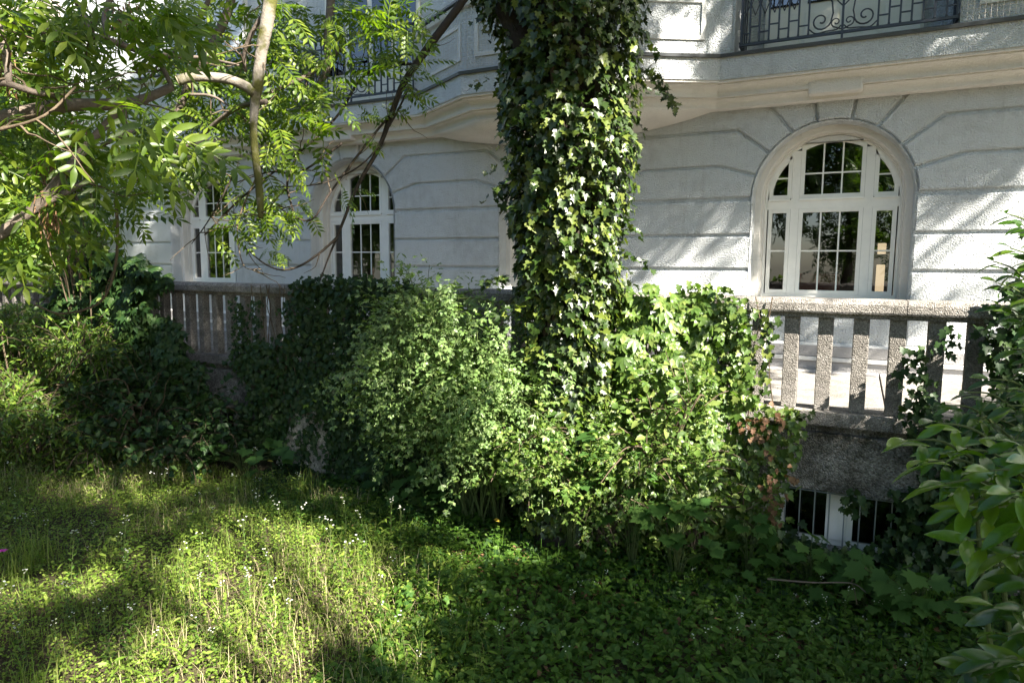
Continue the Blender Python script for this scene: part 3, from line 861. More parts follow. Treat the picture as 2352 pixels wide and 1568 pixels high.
def foliage(root, T, P, Fr, size, mat, leafname='leaf', massname='foliage', nparts=300, minpx=7.0, smooth=False, extra=None):
    """leaves of a plant: those that show largest become single parts, the rest one mass"""
    base = np.array(root.location)
    sx, sy, f = proj(P)
    px = size / f * F_PX * 1024 / 2400
    ok = (sx > -30) & (sx < 2382) & (sy > -30) & (sy < 1598) & (f > .3) & (px > minpx)
    cell = (np.clip(sx, 0, 2351) // 14).astype(int) * 200 + (np.clip(sy, 0, 1567) // 14).astype(int)
    front = np.full(200 * 200, 1e9); np.minimum.at(front, cell[ok], f[ok])
    vis = ok & (f < front[cell] + .03)
    cand = np.where(vis)[0]
    cand = cand[np.argsort(-px[cand])][:nparts]
    me = arr_mesh(leafname, T[0], T[1], mat, smooth) if len(cand) else None
    for i in cand:
        o = bpy.data.objects.new(leafname, me)
        mm = Matrix.Identity(4)
        for a in range(3):
            for b in range(3): mm[a][b] = Fr[i, a, b] * size[i]
            mm[a][3] = P[i, a] - base[a]
        o.matrix_basis = mm
        link(o, root)
    rest = np.ones(len(P), bool); rest[cand] = False
    if rest.any():
        V, F = cloud(T, P[rest] - base, Fr[rest], size[rest])
        o = bpy.data.objects.new(massname, arr_mesh(massname, V, F, mat, smooth)); link(o, root); o['kind'] = 'stuff'
    return len(cand)

def in_poly(pts, poly):
    x, y = pts[:, 0], pts[:, 1]; c = np.zeros(len(pts), bool); n = len(poly)
    for i in range(n):
        x0, y0 = poly[i - 1]; x1, y1 = poly[i]
        if y0 == y1: continue
        c ^= ((y0 > y) != (y1 > y)) & (x < (x1 - x0) * (y - y0) / (y1 - y0) + x0)
    return c
def sample_poly(poly, n):
    P = np.array(poly); lo, hi = P.min(0), P.max(0); out = []
    k = 0
    while k < n:
        q_ = rng.uniform(lo, hi, (n * 2, 2)); q_ = q_[in_poly(q_, poly)]; out.append(q_); k += len(q_)
    return np.concatenate(out)[:n]
def wallpoly(pix, Y): return [tuple(at_Y(a, b, Y)[[0, 2]]) for a, b in pix]
def vnoise(P, s, seed=0):
    r = np.random.default_rng(seed); out = np.zeros(len(P))
    for k in range(5):
        d = r.normal(size=3) * s * (1 + .7 * k); out += np.sin(P @ d + r.uniform(0, 6.28)) / (1 + .5 * k)
    return out / 2.2

# --- shrubs made of leafy shoots
def shoots(base, lobes, nshoot, per, length, spread=.5):
    """lobes: (centre, radii); shoots start inside and grow outward. Returns leaf points, tip dirs, normals and stem paths"""
    P, D, Nn, stems = [], [], [], []
    w = np.array([l[1][0] * l[1][1] + l[1][0] * l[1][2] for l in lobes]); w = w / w.sum()
    for k in range(nshoot):
        c, r = lobes[rng.choice(len(lobes), p=w)]
        c = np.array(c); r = np.array(r)
        d = unit(rng.normal(size=3)); d[2] = abs(d[2]) * .9 - .25; d = unit(d)
        st = c + d * r * rng.uniform(.45, .95)
        dirn = unit(d * 1.0 + rng.normal(size=3) * spread + np.array([0, 0, .35]))
        L = length * rng.uniform(.6, 1.4); pts = []
        p = st.copy(); v = dirn.copy()
        for j in range(per):
            t = j / per
            v = unit(v + np.array([0, 0, -.10]) + rng.normal(size=3) * .08); p = p + v * L / per
            pts.append(p.copy())
            sd_ = unit(np.cross(v, rng.normal(size=3)))
            P.append(p + sd_ * .01); D.append(unit(v * .6 + sd_ * .9 + np.array([0, 0, -.1]))); Nn.append(unit(np.array([.25, -.25, 1.0]) + rng.normal(size=3) * .45))
        stems.append([st] + pts)
    return np.array(P), np.array(D), np.array(Nn), stems

def stem_mesh(root, stems, base_pts, rad, mat, name='stems', lim=60):
    bm = bmesh.new(); b = np.array(root.location)
    sel = list(range(len(stems))); R.shuffle(sel)
    for i in sel[:lim]:
        s = stems[i]; g = base_pts + np.array([R.uniform(-.25, .25), R.uniform(-.15, .15), 0])
        mid = (g + s[0]) / 2 + np.array([R.uniform(-.1, .1), R.uniform(-.1, .1), .15])
        path = smooth_path([g - b, mid - b, s[0] - b, s[len(s) // 2] - b, s[-1] - b], 4)
        tube(bm, path, list(np.linspace(rad, rad * .25, len(path))), 5, False)
    for i in sel[lim:]:
        s = stems[i]; tube(bm, [np.array(p) - b for p in s[::2]], rad * .22, 3, False)
    o = bm_obj(name, bm, mat, root); return o

def clumps(lobes, n_, f=.42):
    """break big lobes into many small uneven ones on their outsides"""
    out = []
    for c, r_ in lobes:
        for _ in range(n_):
            d = unit(rng.normal(size=3)); d[2] = d[2] * .9 + .1
            q_ = np.array(c) + d * np.array(r_) * rng.uniform(.55, .95)
            out.append((tuple(q_), tuple(np.array(r_) * f * rng.uniform(.5, 1.1))))
    return out

def shrub(name, label, cat, base, lobes, nshoot, per, length, T, size, mat, nparts=150, group=None, stemmat='twig', minz=.03, sizevar=.3, up=None):
    t_ = thing(name, label, cat, base, group)
    P, D, Nn, stems = shoots(base, lobes, nshoot, per, length)
    k = P[:, 2] > minz
    P, D, Nn = P[k], D[k], Nn[k]
    sz = size * rng.uniform(1 - sizevar, 1 + sizevar, len(P))
    foliage(t_, T, P, frames(D, Nn), sz, M[mat], nparts=nparts)
    stem_mesh(t_, stems, np.array(base), .012, M[stemmat])
    return t_

# ------------------------------------------------------------------ ivy-clad trunk
TX, TY = -2.17, 5.38
T = thing('ivy_covered_tree', 'thick tree trunk wrapped in glossy ivy in front of the balustrade', 'tree', (TX, TY, 0))
prof = [(0.0, -.03, .30, .40), (.5, -.02, .25, .38), (1.2, 0, .22, .40), (2.0, .0, .21, .42), (2.7, -.03, .21, .48), (3.3, -.02, .20, .56), (3.9, -.05, .20, .56), (4.3, -.09, .22, .63), (5.0, -.15, .22, .78), (6.0, -.16, .22, .9), (7.5, -.1, .2, .9), (9.0, 0, .18, .6)]
bm = bmesh.new()
tube(bm, smooth_path([(a[1], 0, a[0] - .1) for a in prof], 4), list(np.interp(np.arange((len(prof) - 1) * 4 + 1) / 4, range(len(prof)), [a[2] for a in prof])), 16, True, .12)
bm_obj('trunk', bm, M['darkbark'], T, True)
bm = bmesh.new()
tube(bm, smooth_path([(-.05, -.15, 3.7), (-.42, -.22, 4.35), (-.80, -.20, 5.1), (-1.5, -.1, 6.3)], 6), list(np.linspace(.13, .09, 19)), 10, True, .1)
bm_obj('limb', bm, M['darkbark'], T, True)
bm = bmesh.new()
for k in range(14):
    a = R.uniform(0, 6.28); p = []
    for z in np.linspace(.1, 5.5, 14):
        a += R.uniform(-.15, .15); p.append((math.cos(a) * .235 - .03, math.sin(a) * .235, z))
    tube(bm, p, R.uniform(.008, .02), 5, False)
tube(bm, smooth_path([(.0, -.34, 3.0), (.02, -.36, 3.5), (-.03, -.38, 3.9), (.02, -.33, 4.3)], 4), .016, 6)
bm_obj('ivy_stem', bm, M['twig'], T)
n = 20000
z = rng.uniform(.15, 6.2, n) ** 1.0
ang = rng.uniform(0, 2 * np.pi, n)
pz = np.array([a[0] for a in prof]); rad = np.interp(z, pz, [a[3] for a in prof]); cx = np.interp(z, pz, [a[1] for a in prof])
base3 = np.stack([np.cos(ang), np.sin(ang), z], -1)
lum = vnoise(base3 * np.array([1, 1, .8]), 2.6, 3)
r = rad * (.97 + .20 * lum) - np.abs(rng.normal(size=n)) * .10
hole = (vnoise(base3, 3.2, 9) > .95)
keep = ~hole
P = np.stack([TX + cx + np.cos(ang) * r, TY + np.sin(ang) * r * .85, z], -1)
# dark opening high on the left where the bark shows
sx_, sy_, f_ = proj(P)
keep &= ~((((sx_ - 1165) / 48) ** 2 + ((sy_ - 75) / 50) ** 2 < 1) & (P[:, 1] < TY))
outw = np.stack([np.cos(ang), np.sin(ang), 0 * z], -1)
D = unit(np.array([0, 0, -1.0]) + outw * .35 + rnd(n) * .5); Nn = unit(outw * 1.0 + np.array([0, 0, .55]) + rnd(n) * .38)
Nn = unit(Nn + SUN * .45)
sz = rng.uniform(.038, .096, n) * (1 + .25 * vnoise(P, 2.1, 44))
P, D, Nn, sz = P[keep], D[keep], Nn[keep], sz[keep]
# loose sprays standing off the outline
ex = []
for k in range(70):
    a = rng.uniform(0, 6.28); z0 = rng.uniform(.4, 5.8); rr_ = np.interp(z0, pz, [q_[3] for q_ in prof])
    p = np.array([TX + np.interp(z0, pz, [q_[1] for q_ in prof]) + math.cos(a) * rr_ * .95, TY + math.sin(a) * rr_ * .85, z0])
    v = unit(np.array([math.cos(a), math.sin(a), rng.uniform(-.5, .5)]))
    for j in range(9):
        p = p + v * .035; v = unit(v + np.array([0, 0, -.06]) + rng.normal(size=3) * .12)
        ex.append((p + rng.normal(size=3) * .012, v))
for (sx0, sy0, dx, dy) in ((1470, 165, 80, 80), (1490, 160, 60, 95), (1180, 425, -40, 25), (1160, 640, -55, 15), (1400, 545, 45, -20)):
    for j in range(34):
        t = j / 33; p = at_depth(sx0 + dx * t + rng.normal() * 4, sy0 + dy * t ** 1.3 + rng.normal() * 5, 5.75 + rng.normal() * .05); ex.append((p, unit(np.array([.6, -.2, -.4]) + rng.normal(size=3) * .5)))
for j in range(900):
    t = rng.random(); q_ = np.array([TX - .05, TY - .15, 3.7]) * (1 - t) ** 2 + 2 * t * (1 - t) * np.array([TX - .5, TY - .24, 4.45]) + t * t * np.array([TX - 1.5, TY - .1, 6.3])
    ex.append((q_ + rng.normal(size=3) * .10, unit(rng.normal(size=3) + np.array([0, -.3, -.6]))))
eP = np.array([e[0] for e in ex]); eD = np.array([e[1] for e in ex])
P = np.concatenate([P, eP]); D = np.concatenate([D, unit(eD + rnd(len(eD)) * .5)]); Nn = np.concatenate([Nn, unit(np.array([.1, -.3, .9]) + rnd(len(eP)) * .5)]); sz = np.concatenate([sz, rng.uniform(.04, .075, len(eP))])
foliage(T, L_IVY, P, frames(D, Nn), sz, M['ivy'], 'ivy_leaf', 'ivy', 300)

# ------------------------------------------------------------------ climbers on balustrade and wall
def mat_on_wall(root, polys, Y, T_, mat, dens, smin, smax, bulge=.10, nparts=150, leafname='ivy_leaf', up=.5):
    P, D, Nn, Z = [], [], [], []
    for poly in polys:
        pw = wallpoly(poly, Y); A = abs(sum(pw[i - 1][0] * pw[i][1] - pw[i][0] * pw[i - 1][1] for i in range(len(pw)))) / 2
        k = max(8, int(A * dens)); q_ = sample_poly(pw, k)
        p3 = np.stack([q_[:, 0], np.full(k, Y), q_[:, 1]], -1)
        b_ = bulge * (.45 + .55 * vnoise(p3, 3.0, 5)); p3[:, 1] -= np.clip(b_, 0, 1) + np.abs(rng.normal(size=k)) * .03
        p3 += rnd(k) * .03; p3[:, 1] = np.minimum(p3[:, 1], Y - .005)
        P.append(p3); D.append(unit(np.array([0, -.25, -1.0]) + rnd(k) * .5)); Nn.append(unit(np.array([.30, -1.0, up + .35]) + rnd(k) * .42)); Z.append(rng.uniform(smin, smax, k))
    P, D, Nn, Z = map(np.concatenate, (P, D, Nn, Z))
    ok = P[:, 2] > .0
    return foliage(root, T_, P[ok], frames(D[ok], Nn[ok]), Z[ok], M[mat], leafname, 'ivy', nparts)

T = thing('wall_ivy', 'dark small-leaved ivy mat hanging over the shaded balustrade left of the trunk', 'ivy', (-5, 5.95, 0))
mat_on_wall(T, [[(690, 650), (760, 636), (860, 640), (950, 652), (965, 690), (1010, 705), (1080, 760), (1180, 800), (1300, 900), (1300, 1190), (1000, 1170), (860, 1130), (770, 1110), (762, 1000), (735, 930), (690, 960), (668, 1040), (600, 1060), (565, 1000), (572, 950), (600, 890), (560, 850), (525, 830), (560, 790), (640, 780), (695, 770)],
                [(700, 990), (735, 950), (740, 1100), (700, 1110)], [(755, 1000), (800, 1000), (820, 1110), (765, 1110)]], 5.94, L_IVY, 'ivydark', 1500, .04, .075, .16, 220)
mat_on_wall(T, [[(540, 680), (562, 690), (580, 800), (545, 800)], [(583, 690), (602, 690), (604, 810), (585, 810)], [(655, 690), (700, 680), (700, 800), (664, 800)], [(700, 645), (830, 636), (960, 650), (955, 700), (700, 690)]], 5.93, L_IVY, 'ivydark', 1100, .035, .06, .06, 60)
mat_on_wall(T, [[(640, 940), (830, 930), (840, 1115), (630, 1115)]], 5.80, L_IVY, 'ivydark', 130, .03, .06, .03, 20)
bm = bmesh.new()
for k in range(26):
    x0 = R.uniform(-6.6, -3.2); p = [(x0 + 5, -.02, 2.15)]
    for z in np.linspace(1.9, .1, 9): x0 += R.uniform(-.08, .08); p.append((x0 + 5, R.uniform(-.06, -.015), z))
    tube(bm, p, R.uniform(.004, .009), 4, False)
bm_obj('ivy_stem', bm, M['twig'], T)

T = thing('hanging_ivy', 'pale sunlit ivy strands hanging over the balustrade right of the trunk', 'ivy', (-1, 5.9, 0))
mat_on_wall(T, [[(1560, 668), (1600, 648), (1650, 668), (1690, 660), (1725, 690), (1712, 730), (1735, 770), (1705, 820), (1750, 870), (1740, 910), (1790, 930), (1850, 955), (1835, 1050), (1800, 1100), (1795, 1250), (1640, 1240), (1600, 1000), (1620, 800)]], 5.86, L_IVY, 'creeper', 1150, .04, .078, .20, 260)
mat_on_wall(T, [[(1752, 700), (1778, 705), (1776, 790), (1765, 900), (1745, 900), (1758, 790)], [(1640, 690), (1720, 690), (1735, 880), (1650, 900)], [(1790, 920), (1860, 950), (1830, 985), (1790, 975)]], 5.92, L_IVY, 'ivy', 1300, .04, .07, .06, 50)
bm = bmesh.new()
for k in range(9):
    x0 = R.uniform(-1.4, -.6); p = [(x0 + 1, .03, 2.16)]
    for z in np.linspace(1.95, .1, 9): x0 += R.uniform(-.06, .06); p.append((x0 + 1, R.uniform(.0, .045), z))
    tube(bm, p, R.uniform(.003, .008), 4, False)
bm_obj('ivy_stem', bm, M['twig'], T)

T = thing('dry_ivy', 'brown dried ivy strands hanging beside the barred basement window', 'ivy', (-.55, 5.85, 0))
mat_on_wall(T, [[(1695, 965), (1790, 940), (1800, 985), (1750, 1010), (1700, 1000)], [(1755, 1010), (1775, 1010), (1790, 1200), (1770, 1210)], [(1810, 1060), (1825, 1060), (1825, 1150), (1815, 1150)]], 5.72, L_IVY, 'dead', 620, .035, .06, .03, 40, 'dry_leaf')

T = thing('baluster_ivy', 'ivy climbing the fifth clear baluster from the left at the right end', 'ivy', (.43, 5.9, 1.1))
mat_on_wall(T, [[(2085, 1000), (2078, 880), (2062, 850), (2085, 770), (2130, 790), (2140, 850), (2145, 960), (2130, 1000)], [(2130, 780), (2190, 745), (2180, 790), (2150, 850)], [(2090, 900), (2130, 900), (2180, 980), (2100, 1010)]], 5.93, L_IVY, 'ivydark', 620, .05, .08, .06, 90, up=.2)
T = thing('end_ivy', 'dark ivy covering the right end of the balustrade behind the laurel', 'ivy', (1.1, 5.9, 0))
mat_on_wall(T, [[(2262, 720), (2352, 700), (2500, 640), (2500, 1150), (2280, 1000), (2285, 900), (2240, 770)], [(2180, 960), (2352, 900), (2400, 1300), (2120, 1130), (2090, 1000)], [(2270, 690), (2352, 640), (2420, 660), (2352, 730)]], 5.92, L_IVY, 'ivydark', 1200, .05, .085, .15, 120)
T = thing('basement_ivy', 'deep shaded ivy creeping round the barred basement window', 'ivy', (.1, 5.9, 0))
mat_on_wall(T, [[(1790, 1190), (1840, 1210), (1905, 1245), (1985, 1252), (2010, 1230), (2060, 1200), (2085, 1130), (2300, 1130), (2352, 1330), (1800, 1330)], [(1925, 1130), (1990, 1120), (1980, 1160), (1940, 1160)], [(2050, 1120), (2110, 1120), (2100, 1180), (2060, 1160)]], 5.94, L_IVY, 'ivydark', 1300, .05, .08, .10, 120)

# light mixed climbers over the right of the trunk
T = thing('creeper', 'light green five-leaved creeper spilling over the balustrade right of the ivy trunk', 'creeper', (-1.7, 5.75, 0))
mat_on_wall(T, [[(1395, 660), (1425, 640), (1470, 672), (1520, 645), (1560, 690), (1605, 668), (1650, 720), (1620, 800), (1640, 960), (1580, 1180), (1500, 1220), (1380, 1180), (1250, 1150), (1180, 1000), (1210, 850), (1320, 800)]], 5.80, L_CREEP, 'creeper', 620, .10, .17, .40, 170, 'leaf', .75)
mat_on_wall(T, [[(1250, 900), (1640, 800), (1680, 1000), (1580, 1190), (1300, 1190), (1200, 1000)]], 5.62, L_ROSE, 'creeper', 420, .10, .16, .35, 90, 'leaf', .8)
bm = bmesh.new()
for k in range(24):
    x0 = R.uniform(-2.3, -1.0); p = []
    for z in np.linspace(.02, 1.9, 9): x0 += R.uniform(-.1, .1); p.append((x0 + 1.7, R.uniform(.10, .18), z))
    tube(bm, p, R.uniform(.004, .010), 4, False)
bm_obj('stems', bm, M['twig'], T)

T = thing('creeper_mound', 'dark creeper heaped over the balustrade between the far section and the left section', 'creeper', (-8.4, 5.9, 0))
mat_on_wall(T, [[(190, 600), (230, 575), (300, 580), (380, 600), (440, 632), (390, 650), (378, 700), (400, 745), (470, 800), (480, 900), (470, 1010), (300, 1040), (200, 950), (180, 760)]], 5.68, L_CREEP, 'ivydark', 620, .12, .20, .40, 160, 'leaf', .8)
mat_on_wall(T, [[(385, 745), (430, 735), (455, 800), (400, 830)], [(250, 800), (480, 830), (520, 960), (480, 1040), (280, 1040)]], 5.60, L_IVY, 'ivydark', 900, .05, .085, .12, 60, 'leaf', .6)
# the climbing column above the mound
shrub('climbing_shrub', 'leafy climbing shoots rising above the creeper mound at left', 'shrub', (-9.3, 5.6, 0), [((-9.35, 5.6, 3.0), (.38, .35, .75)), ((-9.2, 5.5, 2.1), (.5, .35, .6)), ((-9.5, 5.6, 3.9), (.3, .3, .5))], 150, 9, .3, L_OVATE, .085, 'creeper', 80)

# ------------------------------------------------------------------ shrubs
shrub('wild_rose_bush', 'sunlit pale green wild rose bush leaning on the balustrade left of the trunk', 'bush', (-3.0, 5.4, 0),
      clumps([((-3.35, 5.2, 1.45), (.72, .40, .60)), ((-2.85, 5.15, 1.2), (.60, .38, .62)), ((-3.85, 5.1, 1.5), (.45, .32, .38)), ((-3.2, 5.3, 1.95), (.36, .26, .28)), ((-2.6, 5.15, .95), (.42, .34, .40)), ((-3.55, 5.2, 1.05), (.5, .32, .36))], 6, .46),
      600, 11, .46, L_ROSE, .105, 'rose', 260, None, 'greenstem', .2)
shrub('mixed_bush', 'bright sunlit bush at the foot of the ivy trunk with small mixed leaves', 'bush', (-1.85, 5.5, 0),
      clumps([((-2.15, 4.98, .85), (.42, .2, .45)), ((-1.65, 5.3, .75), (.38, .24, .45)), ((-2.4, 5.0, .8), (.3, .2, .3)), ((-1.9, 5.1, .62), (.35, .2, .3))], 5, .45), 250, 9, .32, L_ROSE, .105, 'creeper', 150, None, 'twig', .1)
shrub('viburnum', 'round-leaved sunlit shrub between the ivy trunk and the hanging ivy', 'bush', (-1.3, 5.6, 0), clumps([((-1.3, 5.45, 1.0), (.5, .28, .5)), ((-1.05, 5.5, .5), (.4, .25, .4)), ((-1.6, 5.4, .5), (.35, .25, .35))], 4, .45), 150, 7, .34, L_OVATE, .075, 'creeper', 110, None, 'twig', .1)
shrub('hedge_shrub', 'yellow-green sunlit shrub at the far left below the far balustrade', 'shrub', (-8.9, 4.6, 0),
      clumps([((-9.3, 4.7, 1.0), (1.3, .6, .9)), ((-10.3, 4.9, 1.3), (1.0, .6, .9)), ((-8.5, 4.6, .7), (.7, .5, .6)), ((-9.4, 4.35, .35), (1.3, .4, .4)), ((-8.0, 4.5, .35), (.6, .4, .35))], 6, .36), 1350, 10, .34, L_LANCE, .085, 'hedge', 200)
shrub('hedge_shrub', 'fine-leaved shrub rising in front of the far balustrade section', 'shrub', (-9.6, 5.45, 0),
      [((-9.9, 5.4, 1.3), (.9, .4, .48)), ((-10.9, 5.4, 1.3), (.9, .4, .42)), ((-10.0, 5.2, .7), (1.2, .4, .5))], 430, 10, .32, L_ROSE, .10, 'hedge', 90)
shrub('shade_shrub', 'dark leafy shrub in deep shade below the left balustrade section', 'shrub', (-7.5, 5.2, 0),
      [((-7.6, 5.2, .6), (.8, .5, .6)), ((-6.9, 5.4, .5), (.6, .4, .45)), ((-8.1, 5.0, .5), (.6, .4, .5)), ((-7.3, 4.95, .3), (.9, .35, .32))], 380, 9, .34, L_OVATE, .085, 'ivydark', 90)

# big-leaved herbs and maple seedlings
def seedling(name, label, x, y, n_, h, size, spread, T_=L_MAPLE, mat='maple', group='maple seedlings along the wall', cat='seedling'):
    t_ = thing(name, label, cat, (x, y, 0), group)
    bm = bmesh.new(); P = []; D = []; Nn = []
    for k in range(n_):
        a = R.uniform(0, 6.28); rr_ = spread * math.sqrt(R.random()); hz = h * R.uniform(.45, 1.1) * (1 - .35 * rr_ / spread)
        p = np.array([math.cos(a) * rr_, math.sin(a) * rr_ * .55, max(hz, .04)])
        tube(bm, [(p[0] * .08, p[1] * .08, 0), (p[0] * .3, p[1] * .3, hz * .6), tuple(p)], [.004, .003, .002], 4, False)
        P.append(p + np.array([x, y, 0])); D.append([math.cos(a) + R.uniform(-.4, .4), math.sin(a) - .35, -.35]); Nn.append([R.uniform(-.35, .35), -.35 + R.uniform(-.3, .3), 1])
    bm_obj('stems', bm, M['greenstem'], t_)
    foliage(t_, T_, np.array(P), frames(np.array(D, float), np.array(Nn, float)), size * rng.uniform(.65, 1.2, n_), M[mat], 'leaf', 'foliage', 40)
for (sx, sy, n_, h, s_z, sp, lab) in ((1860, 1300, 26, .42, .13, .34, 'maple seedling with lobed leaves left of the barred basement window'), (2110, 1420, 30, .40, .14, .38, 'maple seedling in deep shade below the laurel branches'),
        (1990, 1400, 16, .2, .13, .36, 'low maple seedling just behind the fallen twig'), (1460, 1010, 18, 1.15, .15, .26, 'tall maple sapling among the sunlit bush under the trunk'), (1320, 880, 18, 1.4, .15, .3, 'maple sapling with big palmate leaves at the foot of the ivy trunk'),
        (1560, 1130, 30, .8, .14, .35, 'maple seedling at the right foot of the sunlit bush'), (380, 1010, 40, .5, .15, .7, 'broad-leaved maple thicket beside the left basement window'), (560, 1080, 46, .42, .15, .7, 'maple seedlings at the foot of the pale render patch'),
        (900, 1130, 34, .45, .14, .55, 'maple seedling in the shade left of the rose bush stems'), (980, 1190, 24, .3, .11, .4, 'small maple seedling at the edge of the sunlit strip'), (1720, 1250, 16, .5, .11, .25, 'maple seedling below the hanging dry ivy'),
        (1650, 1330, 12, .16, .10, .25, 'flat maple seedling in the shade right of the dead leaves')):
    Y0 = 5.5 if sy < 1300 else None
    r_ = ray(sx, sy); t_ = -CAM[2] / r_[2]; g = CAM + r_ * t_
    if g[1] > 5.55 or sy < 1010: g = at_Y(sx, sy, 5.45)
    if sx in (1460, 1320, 1560): g = at_Y(sx, sy, 5.05)
    seedling('maple_seedling', lab, float(g[0]), float(min(g[1], 5.5)), n_, h, s_z, sp)

# ------------------------------------------------------------------ laurel close to the camera
def laurel(label, base, sprays, size, mat='laurel', nparts=300):
    t_ = thing('cherry_laurel', label, 'shrub', base, 'cherry laurels at the right edge')
    P, D, Nn = [], [], []; bm = bmesh.new(); b = np.array(base); starts = []
    for (sx, sy, dep, ex, ey, n_, L) in sprays:
        n_ = n_ - 2; sx += 22
        tip = at_depth(sx, sy, dep)
        start = at_depth(sx + ex, sy + ey, dep + R.uniform(.05, .25)); starts.append(start)
        path = smooth_path([start, (start + tip) / 2 + np.array([0, 0, .03]), tip], 5)
        tube(bm, [p - b for p in path], list(np.linspace(.007, .003, len(path))), 5, False)
        v = unit(tip - start)
        for k in range(n_):
            t = .25 + .75 * k / max(1, n_ - 1)
            p = start + (tip - start) * t
            a = k * 2.4 + R.uniform(-.4, .4)
            side = unit(np.cross(v, [0, 0, 1.0])); upv = np.cross(side, v)
            d = unit(v * (.55 + .5 * t) + (side * math.cos(a) + upv * math.sin(a) * .6) * (1.1 - .5 * t) + np.array([0, 0, -.38]))
            P.append(p); D.append(d); Nn.append(unit(np.array([-.1, -.45, .9]) + rng.normal(size=3) * .3))
    for q_ in starts[::2]:
        mid_ = (q_ + b) / 2 + np.array([R.uniform(-.08, .08), R.uniform(-.08, .08), .15]); pth = smooth_path([np.array([R.uniform(-.08, .08), R.uniform(-.08, .08), 0]), mid_ - b, q_ - b], 6)
        tube(bm, pth, list(np.linspace(.014, .006, len(pth))), 6, False)
    bm_obj('branches', bm, M['greenstem'], t_)
    nP = np.array(P)
    return foliage(t_, L_LAUREL, nP, frames(np.array(D), np.array(Nn)), size * rng.uniform(.75, 1.15, len(P)), M[mat], 'leaf', 'foliage', nparts, smooth=True)
sp = [(2060, 1010, 2.5, 150, 40, 9, 1), (2130, 970, 2.5, 150, 60, 9, 1), (2110, 1060, 2.4, 150, 30, 9, 1), (2200, 1030, 2.35, 120, 60, 9, 1), (2150, 1110, 2.3, 140, 20, 9, 1), (2250, 1080, 2.3, 110, 40, 9, 1), (2180, 1170, 2.3, 130, -20, 8, 1), (2300, 1010, 2.4, 90, 50, 9, 1),
      (2300, 1130, 2.2, 90, 30, 9, 1), (2340, 1060, 2.3, 90, 40, 9, 1), (2230, 1190, 2.3, 100, -20, 8, 1), (2330, 1200, 2.2, 100, 0, 8, 1), (2200, 1240, 2.2, 110, 40, 7, 1), (2310, 1270, 2.15, 80, 30, 8, 1), (2260, 1300, 2.3, 100, 10, 6, 1), (2340, 1340, 2.1, 80, 30, 8, 1),
      (2260, 1390, 2.05, 90, 30, 6, 1), (2330, 1400, 2.0, 70, 30, 7, 1), (2290, 1460, 2.0, 80, 20, 6, 1), (2200, 1530, 1.95, 100, -20, 7, 1), (2260, 1520, 1.9, 90, 20, 8, 1), (2330, 1520, 1.9, 60, 40, 8, 1), (2240, 1590, 1.9, 90, 20, 7, 1), (2340, 1580, 1.85, 50, 20, 7, 1)]
laurel('cherry laurel with fresh bright leaves at the right edge in front of the basement window', (.75, 2.5, 0), [q_ for q_ in sp if q_[1] < 1245], .148, 'laurelfresh', 300)
laurel('dark glossy cherry laurel shoots in the lower right corner', (.8, 2.1, 0), [q_ for q_ in sp if q_[1] >= 1245], .14, 'laurel', 200)
sp = []
for (sx, sy) in ((2290, 490), (2330, 520), (2260, 600), (2300, 570), (2340, 600), (2270, 650), (2320, 640), (2350, 680), (2380, 560), (2300, 720), (2350, 740), (2380, 640), (2270, 700)):
    sp.append((sx, sy, R.uniform(3.4, 3.8), 90, 60, 9, 1)); sp.append((sx + 30, sy + 25, R.uniform(3.5, 4.0), 90, 50, 9, 1))
for (sx, sy) in ((2150, 930), (2200, 900), (2250, 870), (2290, 930), (2320, 850), (2340, 900), (2230, 960), (2300, 800), (2350, 780)):
    sp.append((sx, sy, R.uniform(3.0, 3.5), 110, 40, 9, 1)); sp.append((sx + 40, sy + 20, R.uniform(3.3, 3.7), 110, 50, 9, 1))
laurel('dark cherry laurel branches against the right end of the facade', (1.9, 3.6, 0), sp, .115, 'laurel', 200)
# inner shade of the laurel
sp = [(R.uniform(2180, 2420), R.uniform(960, 1620), R.uniform(2.6, 3.3), R.uniform(30, 90), R.uniform(-20, 60), 9, 1) for _ in range(34)]
laurel('shaded inner branches of the cherry laurel behind the bright leaves', (1.3, 2.9, 0), sp, .12, 'laurel', 150)

# ------------------------------------------------------------------ ash tree at the upper left
AB = np.array([-6.6, 2.3, 0])
T = thing('ash_tree', 'ash tree with mossy limbs and feathered leaves overhanging from the upper left', 'tree', tuple(AB))
ash_paths = []
def limb(px, rad, mat='bark', name='branch', seg=9, wob=.12, n=6, keep=True):
    """px: (x, y, depth) along the limb"""
    pts = smooth_path([at_depth(*p) for p in px], n)
    rr_ = np.interp(np.linspace(0, 1, len(pts)), np.linspace(0, 1, len(rad)), rad)
    bm = bmesh.new(); tube(bm, [p - AB for p in pts], list(rr_), seg, True, wob); o = bm_obj(name, bm, M[mat], T, True)
    if keep: ash_paths.append(pts)
    return pts
c1 = lambda *a: [(x / 2.996, y / 2.996, d) for x, y, d in a]
bm = bmesh.new(); tube(bm, smooth_path([(0, 0, -.1), (.05, .0, 1.2), (0, .05, 2.2), (.1, .2, 3.6), (.3, .5, 5.5), (.4, .8, 8)], 5), list(np.linspace(.24, .11, 26)), 14, True, .1); bm_obj('trunk', bm, M['bark'], T, True)
limb(c1((-700, 900, 2.7), (-200, 880, 2.65), (0, 815, 2.7), (430, 730, 2.8), (830, 715, 2.9), (1000, 680, 2.95), (1185, 600, 3.0)), [.034, .030, .027, .022, .018], 'bark')
limb(c1((1185, 600, 3.0), (1090, 430, 3.0), (920, 340, 2.95), (640, 250, 2.9), (440, 240, 2.85), (200, 200, 2.8), (-40, 150, 2.75), (-500, 60, 2.7)), [.010, .013, .015, .016, .018], 'bark')
